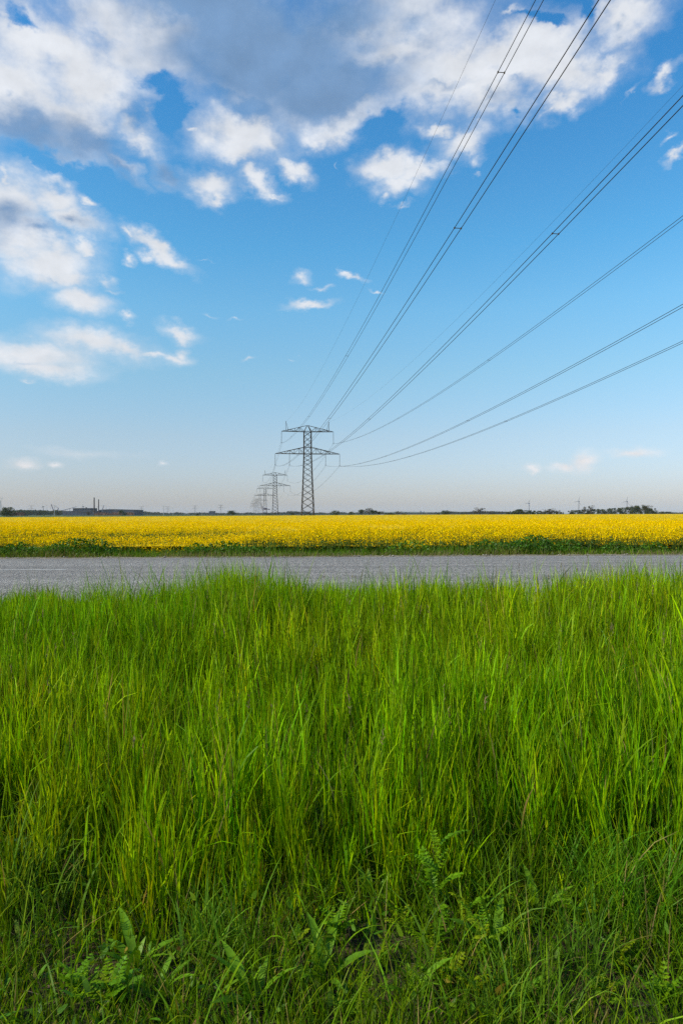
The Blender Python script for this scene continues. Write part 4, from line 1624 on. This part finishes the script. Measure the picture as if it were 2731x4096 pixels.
for u, w_, v, Y, kd, lb, nm in TREES:
    if kd:
        tree(u, w_, v, Y, kd, lb, nm, nm, G_H)
# the wood below the turbines: a row of trees one can still count
NTH = 'first second third fourth fifth sixth seventh eighth ninth tenth eleventh twelfth thirteenth fourteenth fifteenth sixteenth'.split()
for wi, (x_, y_, w_) in enumerate(((110, 205, 40), (150, 198, 44), (195, 199, 44), (240, 199, 46), (290, 201, 46), (335, 203, 44), (380, 205, 46), (430, 207, 44), (480, 208, 40), (525, 212, 30),
                   (600, 203, 36), (640, 198, 46), (690, 196, 50), (740, 190, 52), (790, 190, 52), (845, 187, 52), (895, 189, 50), (945, 182, 54), (1000, 178, 54), (1050, 176, 56),
                   (1100, 170, 60), (1150, 163, 62), (1200, 160, 64), (1250, 172, 60), (1290, 182, 52), (1318, 198, 34))):
    tree(c5(x_), w_ / 2.145 * 1.25, v5(y_) - 1, 780 + (tree_i * 37) % 60, 'wood', (NTH[wi] + ' dark tree from the left in the low wood under the left turbine') if wi < 10 else (NTH[wi - 10] + ' dark tree from the left in the rising wood under the right turbine'), 'tree', 'tree', 'trees of the right hand wood')
for hi, u in enumerate((5, 60, 92, 120, 150, 178, 205, 232)):
    tree(u, 46, 2040 + (u % 7), 1400 + u, 'bush', NTH[hi] + ' low dark bush from the left in the hedge behind the left edge bush', 'bush', 'bush', 'hedge bushes on the left horizon')


# far woods that read as one mass
def far_wood(name, spans_, Y, seed, size, col):
    r = np.random.default_rng(seed)
    P_, S_, C_ = [], [], []
    for (u0, u1, v0, v1) in spans_:
        n = int((u1 - u0) * 1.1)
        for k in range(n):
            f = r.random()
            u = u0 + (u1 - u0) * f
            v = v0 + (v1 - v0) * f + 4.0 * (N1(u, seed * 3., .035) - .5) + 2.0 * (N2(u, seed * 5., .16) - .5) + r.normal(0, .5)
            Yk = Y * r.uniform(.94, 1.08)
            p = at(u, v, Yk)
            H = p.z - ZG
            m = 18
            a = r.normal(0, 1, (m, 3))
            a /= np.linalg.norm(a, axis=1, keepdims=True)
            rad = H * .36
            q = np.stack([p.x + a[:, 0] * rad, Yk + a[:, 1] * rad, np.maximum(ZG, H * .62 + ZG + a[:, 2] * H * .38 * r.random(m))], -1)
            P_.append(q)
            S_.append(np.full(m, H * .30))
            C_.append(np.tile(np.array(col) * r.uniform(.75, 1.3), (m, 1)))
            # undergrowth down to the ground
            q2 = np.stack([p.x + r.normal(0, rad, 8), Yk + r.normal(0, rad, 8), ZG + H * .35 * r.random(8)], -1)
            P_.append(q2)
            S_.append(np.full(8, H * .45))
            C_.append(np.tile(np.array(col) * .9, (8, 1)))
    P_, S_, C_ = np.concatenate(P_), np.concatenate(S_), np.concatenate(C_)
    return stuff(name, [quads(P_, S_ * r.uniform(.7, 1.3, len(S_)), C_, 0, .9)], M_crown)


far_wood('far_wood', [(560, 640, 2046, 2049), (640, 960, 2051, 2051), (960, 1150, 2051, 2050), (1150, 1240, 2046, 2048), (1240, 1500, 2050, 2051), (-150, 70, 2040, 2043), (40, 300, 2041, 2043)], 3000, 1, 14, (.024, .034, .016))
far_wood('far_wood', [(1780, 2060, 2047, 2046), (2050, 2120, 2049, 2048), (2600, 2900, 2049, 2048)], 2400, 2, 12, (.026, .032, .016))
far_wood('far_wood', [(1400, 2000, 2052, 2050)], 3400, 3, 10, (.028, .032, .022))

# low wooded hills far behind
M_hill = noisy('wooded_hill', (.030, .042, .02), (.055, .065, .03), .01, 6)


def hills(u0, u1, vtop, Y, seed, depth=1800):
    n = 160
    V = []
    for k in range(n + 1):
        u = u0 + (u1 - u0) * k / n
        e = min(1, min(k, n - k) / 14)
        v = vtop + 3.2 * (N1(u, seed, .011) - .5) + 1.3 * (N2(u, seed, .09) - .5) + .7 * (N3(u, seed, .35) - .5)
        p = at(u, v, Y)
        z = ZG - 3 + (p.z - ZG + 3) * e
        q0, q2 = at(u, 2060, Y - depth * .5), at(u, 2060, Y + depth * .5)
        V += [(q0.x, q0.y, ZG - 3), ((q0.x + p.x) / 2, (q0.y + p.y) / 2, ZG + (z - ZG) * .72), (p.x, p.y, z), (q2.x, q2.y, ZG - 3)]
    F = [(4 * k + j, 4 * k + 4 + j, 4 * k + 5 + j, 4 * k + 1 + j) for k in range(n) for j in range(3)]
    o = MB().add(V, F).build('hills', M_hill)
    return tag(o, kind='structure')


hills(1380, 2200, 2047.5, 7500, 2.5)
hills(500, 1500, 2054, 8500, 8.5)

# ---------------------------------------------------------------- wind turbines
M_turb = noisy('turbine_paint', (.42, .43, .45), (.5, .5, .52), .5, 2, .5)
M_turb_d = noisy('turbine_grey', (.085, .09, .115), (.12, .125, .15), .5, 2, .5)


def turbine(u, vhub, vbase, Y, blades_px, label, group, m=M_turb_d, yaw=.9, th=1.0):
    hub = at(u, vhub, Y)
    zb = ZG
    H = hub.z - zb
    t = thing('wind_turbine', label, 'wind turbine', (hub.x, Y, zb), 0, group)
    MB().tube([(0, 0, 0), (0, 0, H * .5), (0, 0, H - 1)], 2.1 * th, 10, 1.3 * th).build('tower', m, t)
    c, s_ = math.cos(yaw), math.sin(yaw)
    ax = Vector((-s_, -c, 0))                  # the rotor looks this way
    side = Vector((c, -s_, 0))
    nac = MB()
    nac.bar(Vector((0, 0, H)) - ax * 6, Vector((0, 0, H)) + ax * 3.5, 3.4 * th, 2.8 * th)
    nac.build('nacelle', m, t)
    hc = Vector((0, 0, H)) + ax * 4.6
    hubo = MB().tube([hc - ax * 1.2, hc, hc + ax * 1.6], 1.7 * th, 8, .4 * th).build('hub', m, t)
    L, a0 = blades_px
    for k in range(3):
        a = a0 + k * 2 * PI / 3
        d = side * math.sin(a) + Vector((0, 0, math.cos(a)))
        nrm = ax.cross(d).normalized()
        b = MB()
        vs_, fs_ = [], []
        for f, w_ in ((0, 1.0), (.18, 2.4), (.5, 1.6), (.85, .8), (1, .25)):
            p = hc + d * (L * f)
            for q in (-1, 1):
                for h_ in (-1, 1):
                    vs_.append(p + nrm * (q * w_ * .6 * th) + ax * (h_ * (.32 * (1 - f) + .06) * th))
        for i in range(4):
            o = 4 * i
            fs_ += [(o, o + 1, o + 5, o + 4), (o + 1, o + 3, o + 7, o + 5), (o + 3, o + 2, o + 6, o + 7), (o + 2, o, o + 4, o + 6)]
        b.add(vs_, fs_).build('blade', m, hubo)
    return t


GT = 'three tall wind turbines on the right'
turbine(c5(245), v5(135), 2050, 3600, (27, .52), 'left wind turbine of the three on the right, with a v of raised blades', GT, yaw=.95)
turbine(c5(672), v5(119), 2050, 3600, (29, .38), 'middle wind turbine of the three on the right, near two pale crowns', GT, yaw=.85)
turbine(c5(1085), v5(119), 2050, 3600, (29, .30), 'right wind turbine of the three, rising behind the high end of the wood', GT, yaw=.95)
GS = 'small wind turbines at the left harbour'
turbine(174, 2026.5, 2050, 3800, (18, .05), 'small wind turbine left of the harbour cranes', GS, yaw=.9)
turbine(333.5, 2026.5, 2050, 3800, (15, .05), 'small wind turbine rising over the flat factory roof', GS, yaw=.9)
for u, lb in ((1139, 'tiny far turbine left of the nearest pylon'), (1407, 'tiny far turbine, right neighbour of the nearest pylon'), (1370, 'tiny far turbine over the wide grey green shrub')):
    turbine(u, 2047, 2052, 9000, (14, .2), lb, 'tiny turbines on the far skyline', yaw=.6)

# ---------------------------------------------------------------- factory, chimneys, cranes, masts on the left
M_hall = noisy('dark_blue_cladding', (.018, .025, .04), (.03, .038, .055), .3, 3, .6)
M_hall2 = noisy('grey_blue_cladding', (.026, .034, .055), (.045, .054, .078), .3, 3, .6)
M_roof = noisy('pale_roof_edge', (.075, .085, .105), (.11, .12, .14), .3, 3, .6)
M_brick = noisy('brown_chimney', (.03, .02, .024), (.05, .034, .036), .6, 3, .8)
M_win = noisy('dark_glazing', (.015, .02, .03), (.03, .04, .05), .5, 2, .2, spec=.5)
M_rust = noisy('rusty_scrap', (.07, .04, .028), (.16, .085, .05), .35, 5, .9)
M_crane = noisy('crane_paint', (.10, .09, .13), (.14, .12, .17), .5, 2, .6)
M_pale = noisy('galvanised_mast', (.28, .29, .31), (.36, .37, .38), .5, 2, .5)


def c2(x): return x / 2.24
def v2(y): return 1950 + y / 2.24


YF = 1500.0


def px_box(b, u0, v0, u1, v1, Y, depth, proud=0.0):
    p, q = at(u0, v1, Y), at(u1, v0, Y)
    zb = ZG if v1 is None else p.z
    b.box(((p.x + q.x) / 2, Y + depth / 2 - proud, (q.z + zb) / 2), (q.x - p.x, depth, q.z - zb))


def hall(name, label, u0, v0, u1, v1, Y, depth, m, bays, parent=None, peak=None):
    """a long hall of cladding panels with a roof edge; gable line given by peak"""
    p, q = at(u0, v1, Y), at(u1, v0, Y)
    z0, z1 = ZG, q.z
    w_ = q.x - p.x
    t = parent or thing(name, label, 'building', (p.x, Y, ZG))
    o = t.location.copy()
    b = MB().box((p.x + w_ / 2 - o.x, Y + depth / 2 - o.y, (z0 + z1) / 2 - o.z), (w_, depth, z1 - z0))
    b.build('wall', m, t)
    for k in range(bays):
        MB().box((p.x + w_ * (k + .5) / bays - o.x, Y - .12 - o.y, (z0 + z1) / 2 - o.z - .3), (w_ / bays * .94, .2, (z1 - z0) * .9)).build('panel', m, t)
    MB().box((p.x + w_ / 2 - o.x, Y + depth / 2 - o.y, z1 + .35 - o.z), (w_ + 1.2, depth + 1.2, .7)).build('roof', M_roof, t)
    return t


h1 = hall('factory_hall', 'low dark blue factory hall with a taller block on its roof, left of the chimneys', c2(565), v2(212), c2(862), v2(238), YF, 60, M_hall2, 9)
hall('factory_hall', '', c2(655), v2(187), c2(815), v2(212), YF + 15, 40, M_hall, 7, parent=h1)
o1 = h1.location
for k in range(5):
    p = at(c2(725 + k * 22), v2(224), YF)
    MB().box((p.x - o1.x, -.35, p.z - o1.z), (5, .3, 2.6)).build('window', M_win, h1)
pv = at(c2(775), v2(183), YF + 30)
MB().box((pv.x - o1.x, 30, pv.z - o1.z), (2, 2, 3.5)).build('roof_vent', M_hall, h1)
h2 = hall('warehouse', 'long grey warehouse with a shallow roof, right of the chimneys', c2(887), v2(203), c2(1205), v2(236), YF + 30, 70, M_hall, 11)
o2 = h2.location
pa, pb, pc = at(c2(887), v2(203), YF + 30), at(c2(985), v2(199), YF + 30), at(c2(1205), v2(207), YF + 30)
MB().add([(pa.x - o2.x, -1, pa.z + .7 - o2.z), (pb.x - o2.x, -1, pb.z + 1.6 - o2.z), (pc.x - o2.x, -1, pa.z + .7 - o2.z), (pa.x - o2.x, 71, pa.z + .7 - o2.z), (pb.x - o2.x, 71, pb.z + 1.6 - o2.z), (pc.x - o2.x, 71, pa.z + .7 - o2.z)],
         [(0, 1, 2), (5, 4, 3), (0, 3, 4, 1), (1, 4, 5, 2)]).build('gable_roof', M_roof, h2)
pd = at(c2(1112), v2(219), YF + 30)
MB().box((pd.x - o2.x, -.5, pd.z - o2.z), (48, .5, 8.5)).build('pale_wall', M_hall2, h2)
for (x_, y_, r_, lb) in ((846, 94, 1.35, 'taller brown chimney between the factory hall and the warehouse'), (886, 110, 1.05, 'shorter brown chimney with a small platform, beside the warehouse')):
    p = at(c2(x_), v2(y_), YF - 4)
    t = thing('chimney', lb, 'chimney', (p.x, YF - 4, ZG))
    H = p.z - ZG
    sh_ = MB().tube([(0, 0, 0), (0, 0, H * .5), (0, 0, H)], r_ * 1.15, 10, r_ * .85).build('shaft', M_brick, t)
    MB().tube([(0, 0, H), (0, 0, H + .9)], r_ * 1.05, 10).build('rim', M_hall, sh_)
    if r_ < 1.2:
        MB().box((-1.6, 0, H * .55), (3.2, 2.4, .5)).build('platform', M_hall, sh_)

# sloping conveyor
p, q = at(c2(552), v2(209), YF), at(c2(690), v2(172), YF + 10)
t = thing('conveyor', 'long sloping conveyor boom left of the factory block', 'conveyor', (p.x, YF, ZG))
o_ = t.location
MB().bar(p - o_, q - o_, 1.3, .7).build('boom', M_crane, t)
for f in (.25, .55):
    m_ = p.lerp(q, f)
    MB().bar(Vector((m_.x, m_.y, ZG)) - o_, m_ - o_, .6).build('support', M_crane, t)


def crane(name, label, segs, Y, m, th):
    p0 = at(*segs[0][1][0], Y)
    t = thing(name, label, 'crane', (p0.x, Y, ZG))
    o = t.location
    for nm, pts, w_ in segs:
        P_ = [at(a, b, Y) - o for a, b in pts]
        b = MB()
        if nm in ('jib', 'mast'):              # a latticed boom
            n = 6
            A, B = P_[0], P_[-1]
            for off in ((-.9, -.9), (.9, -.9), (-.9, .9), (.9, .9)):
                d = Vector((off[0] * w_, off[1] * w_, 0))
                b.bar(A + d, B + d * .5, .45 * th)
            for k in range(n):
                f, g = k / n, (k + 1) / n
                b.bar(A.lerp(B, f) + Vector((-.9 * w_, -.9 * w_, 0)), A.lerp(B, g) + Vector((.9 * w_, -.9 * w_, 0)), .35 * th)
        else:
            for i in range(len(P_) - 1):
                b.bar(P_[i], P_[i + 1], w_)
        b.build(nm, m, t)
    return t


crane('harbour_crane', 'slewing crane with a raised jib, left of a lamp mast near the factory', [('jib', [(216, 2044), (206, 2017)], .9), ('hoist_rope', [(205, 2017), (205, 2036)], .4), ('stay', [(206, 2017), (215, 2022), (222, 2030)], .35), ('cab', [(214, 2044), (220, 2044)], 4)], 2000, M_crane, 1)
crane('harbour_crane', 'grabbing crane with a bent arm right of the tall lamp mast', [('boom', [(230, 2044), (235.5, 2033)], 1.8), ('arm', [(235.5, 2033), (222, 2025)], 1.0), ('cab', [(227, 2043), (233, 2043)], 4)], 2000, M_crane, 1)
crane('harbour_crane', 'small slanting crane jib behind the warehouse roof', [('jib', [(410, 2042), (417, 2022)], .7), ('cab', [(407, 2042), (413, 2042)], 3)], 2200, M_crane, 1)
M_purple = noisy('purple_crane', (.045, .03, .06), (.075, .05, .085), .5, 2, .6)
crane('quay_crane', 'dark purple quay crane behind the feet of the third pylon', [('jib', [(1049, 2036), (1045, 2014)], 1.0), ('boom', [(1048, 2037), (1062, 2035), (1080, 2038)], 2.4), ('portal', [(1053, 2037), (1052, 2054)], 1.6), ('portal', [(1066, 2037), (1068, 2054)], 1.6),
      ('house', [(1056, 2035.5), (1068, 2035.5)], 5), ('counter_arm', [(1050, 2026), (1055, 2036)], 1.5), ('arm_tip', [(1070, 2036), (1079, 2039)], 1.2)], 2200, M_purple, 1)

# heaps of scrap and timber in front of the halls
def heap(u0, u1, vtop, Y, label, seed, m=M_rust):
    r = random.Random(seed)
    a, b_ = at(u0, vtop, Y), at(u1, vtop, Y)
    t = thing('scrap_heap', label, 'heap', ((a.x + b_.x) / 2, Y, ZG), 0, 'heaps in front of the factory')
    H, w_ = a.z - ZG, b_.x - a.x
    core = MB()
    n = 26
    V, F = [], []
    for k in range(n + 1):
        f = k / n
        h_ = H * (min(1, f * 5, (1 - f) * 5)) * r.uniform(.72, 1.0)
        V += [((f - .5) * w_, -6, 0), ((f - .5) * w_, -1.5, h_ * .8), ((f - .5) * w_, 1.5, h_), ((f - .5) * w_, 7, 0)]
    for k in range(n):
        F += [(4 * k + j, 4 * k + 4 + j, 4 * k + 5 + j, 4 * k + 1 + j) for j in range(3)]
    core.add(V, F).build('mound', m, t)
    lg = MB()
    for _ in range(130):
        x = r.uniform(-.47, .47) * w_
        z = r.uniform(.1, .95) * H * min(1, (0.5 - abs(x / w_)) * 5 + .2)
        y = -6 + 5 * z / H
        d = Vector((r.uniform(-1, 1), r.uniform(-.3, .3), r.uniform(-.4, .5))).normalized() * r.uniform(1.0, 3.0)
        lg.bar(Vector((x, y - .3, z)) - d * .5, Vector((x, y - .3, z)) + d * .5, r.uniform(.3, .7))
    tag(lg.build('scrap', m, t), kind='stuff')


heap(c2(845), c2(1000), v2(223), YF - 60, 'rust brown heap below the chimneys', 1)
heap(c2(985), c2(1120), v2(221), YF - 70, 'rust brown heap in front of the middle of the warehouse', 2)
heap(c2(1100), c2(1215), v2(223), YF - 60, 'rust brown heap at the right end of the warehouse', 3)
M_brownshrub = noisy('brown_scrub', (.05, .032, .028), (.09, .055, .045), .4, 5, .95)
heap(c2(115), c2(245), v2(222), 900, 'dark red brown brushwood pile right of the left edge bush', 4, M_brownshrub)

# small office block further right and the silo works on the skyline
hb = hall('office_block', 'small dark flat roofed block on the far tree line', 836, 2045, 858, 2056, 2300, 20, M_hall, 5)
p = at(843, 2037, 2300)
MB().tube([(p.x - hb.location.x, 8, 0), (p.x - hb.location.x, 8, p.z - ZG)], .35, 6).build('aerial', M_hall, hb)
YS = 6000
ps = at(c4(870), v4(247), YS)
sw = thing('silo_works', 'dark works with a peaked roof and two stubby towers before the blue hills', 'building', (ps.x, YS, ZG))
o_ = sw.location
a, b_, c = at(c4(840), v4(243), YS), at(c4(872), v4(221), YS), at(c4(906), v4(243), YS)
zz = ZG - o_.z
vs_ = []
for dy in (0, 50):
    vs_ += [(a.x - o_.x, dy, zz), (c.x - o_.x, dy, zz), (c.x - o_.x, dy, c.z - o_.z), (b_.x - o_.x, dy, b_.z - o_.z), (a.x - o_.x, dy, a.z - o_.z)]
MB().add(vs_, [(0, 1, 2, 3, 4), (9, 8, 7, 6, 5), (0, 5, 6, 1), (1, 6, 7, 2), (2, 7, 8, 3), (3, 8, 9, 4), (4, 9, 5, 0)]).build('peaked_hall', M_hall, sw)
for x0, x1, y0 in ((853, 861, 209), (885, 892, 215)):
    p, q = at(c4(x0), v4(245), YS), at(c4(x1), v4(y0), YS)
    MB().box(((p.x + q.x) / 2 - o_.x, 20, (q.z - ZG) / 2), (q.x - p.x, 20, q.z - ZG)).build('tower', M_hall, sw)
MB().box((0, -8, 4), (240, 10, 14)).build('low_shed', M_hall2, sw)
M_white = noisy('white_roof', (.5, .5, .5), (.6, .6, .6), 1, 2, .6)
for u, v, w_, lb in ((1527, 2059, 9, 'low white roof beside the hedge right of the middle tree group'), (1616, 2060, 12, 'low white roof next to the small dark bush')):
    p = at(u, v, 900)
    t = thing('shed', lb, 'shed', (p.x, 900, ZG))
    H, L = p.z - ZG, w_ / PF * 900
    MB().box((0, 0, H * .3), (L, 5, H * .6)).build('wall', M_hall2, t)
    MB().add([(-L / 2 - .2, -2.8, H * .6), (L / 2 + .2, -2.8, H * .6), (L / 2 + .2, 0, H), (-L / 2 - .2, 0, H), (-L / 2 - .2, 2.8, H * .6), (L / 2 + .2, 2.8, H * .6)], [(0, 1, 2, 3), (3, 2, 5, 4), (0, 3, 4), (1, 5, 2)]).build('roof', M_white, t)

# floodlight masts
def mast(u, vtop, Y, label, heads=2, m=M_pale, th=.45):
    p = at(u, vtop, Y)
    t = thing('lamp_mast', label, 'lamp mast', (p.x, Y, ZG), 0, 'tall lamp masts around the harbour')
    H = p.z - ZG
    MB().tube([(0, 0, 0), (0, 0, H)], th, 6, th * .6).build('pole', m, t)
    for k in range(heads):
        sx_ = (-1, 1)[k % 2]
        b = MB().bar((0, 0, H - .2), (sx_ * 2.4, 0, H + .2), .3 * th / .45)
        b.box((sx_ * 2.7, 0, H + .1), (1.8, .9, .5))
        b.build('lamp_head', m, t)


mast(c2(490), v2(160), 1200, 'double headed lamp mast between the two left cranes')
mast(c2(422), v2(162), 1700, 'plain lamp mast between a small turbine and the raised crane', 1)
mast(c2(918), v2(162), 1500, 'double headed lamp mast over the left end of the warehouse')
mast(c2(952), v2(162), 1800, 'lamp mast over the warehouse, second from its left end', 1)
mast(c2(1024), v2(166), 1800, 'lamp mast over the middle of the warehouse roof', 1)
mast(c2(1467), v2(168), 1200, 'double headed lamp mast standing free right of the warehouse')
mast(693, 2032, 2000, 'short lamp mast right of the free standing double mast', 1)
mast(742, 2034, 2200, 'lamp mast left of the second far pylon', 1)
mast(809, 2033, 2200, 'lamp mast between the far pylons near the office block', 1)
mast(753, 2043, 2400, 'shortest lamp mast just left of the second far pylon', 1)

pm = at(2019, 2012, 3000)
MB_ = MB().tube([(0, 0, 0), (0, 0, pm.z - ZG)], .7, 5, .35)
am = MB_.build('aerial_mast', M_pale)
am.location = (pm.x, 3000, ZG)
tag(am, 'hair thin pale aerial mast left of the right hand wood', 'mast')

# tall narrow tower at the very left edge
pt = at(3.5, 1986, 2300)
tt = thing('radio_pylon', 'tall pale narrow lattice tower with a forked top at the left edge', 'pylon', (pt.x, 2300, ZG))
H = pt.z - ZG
b = MB()
hw0, hw1 = 3.8, 1.0
lv = np.linspace(0, H * .78, 11)
for z0, z1 in zip(lv[:-1], lv[1:]):
    a_, c_ = hw0 + (hw1 - hw0) * z0 / lv[-1], hw0 + (hw1 - hw0) * z1 / lv[-1]
    for sx_ in (-1, 1):
        for sy in (-1, 1):
            b.bar((sx_ * a_, sy * a_, z0), (sx_ * c_, sy * c_, z1), .55)
        b.bar((-a_, sx_ * a_, z0), (c_, sx_ * c_, z1), .32)
        b.bar((a_, sx_ * a_, z0), (-c_, sx_ * c_, z1), .32)
b.build('body', M_pale, tt)
for sx_ in (-1, 1):
    MB().bar((sx_ * 1.0, 0, H * .76), (sx_ * 5.0, 0, H * .88), .7).bar((sx_ * 5, 0, H * .88), (sx_ * 5.4, 0, H), .5).build('fork', M_pale, tt)
MB().bar((-8.5, 0, H * .90), (8.5, 0, H * .90), .9).build('crossarm', M_pale, tt)
MB().bar((-5.5, 0, H * .5), (5.5, 0, H * .5), .8).build('crossarm', M_pale, tt)

# ---------------------------------------------------------------- air
HAZE = 0.00003
if HAZE:
    mh = bpy.data.materials.new('haze_air')
    mh.use_nodes = True
    nh = NT(mh.node_tree)
    nh.n.clear()
    pvol = nh.new('ShaderNodeVolumePrincipled')
    pvol.inputs['Color'].default_value = (.80, .87, 1.0, 1)
    pvol.inputs['Density'].default_value = HAZE
    pvol.inputs['Density Attribute'].default_value = ''
    pvol.inputs['Anisotropy'].default_value = .0
    mh.cycles.volume_sampling = 'DISTANCE'
    oh = nh.new('ShaderNodeOutputMaterial')
    nh.l.new(pvol.outputs[0], oh.inputs['Volume'])
    hz = MB().box((0, 6500, 60), (30000, 16000, 128)).build('haze', mh)
    tag(hz, kind='stuff')
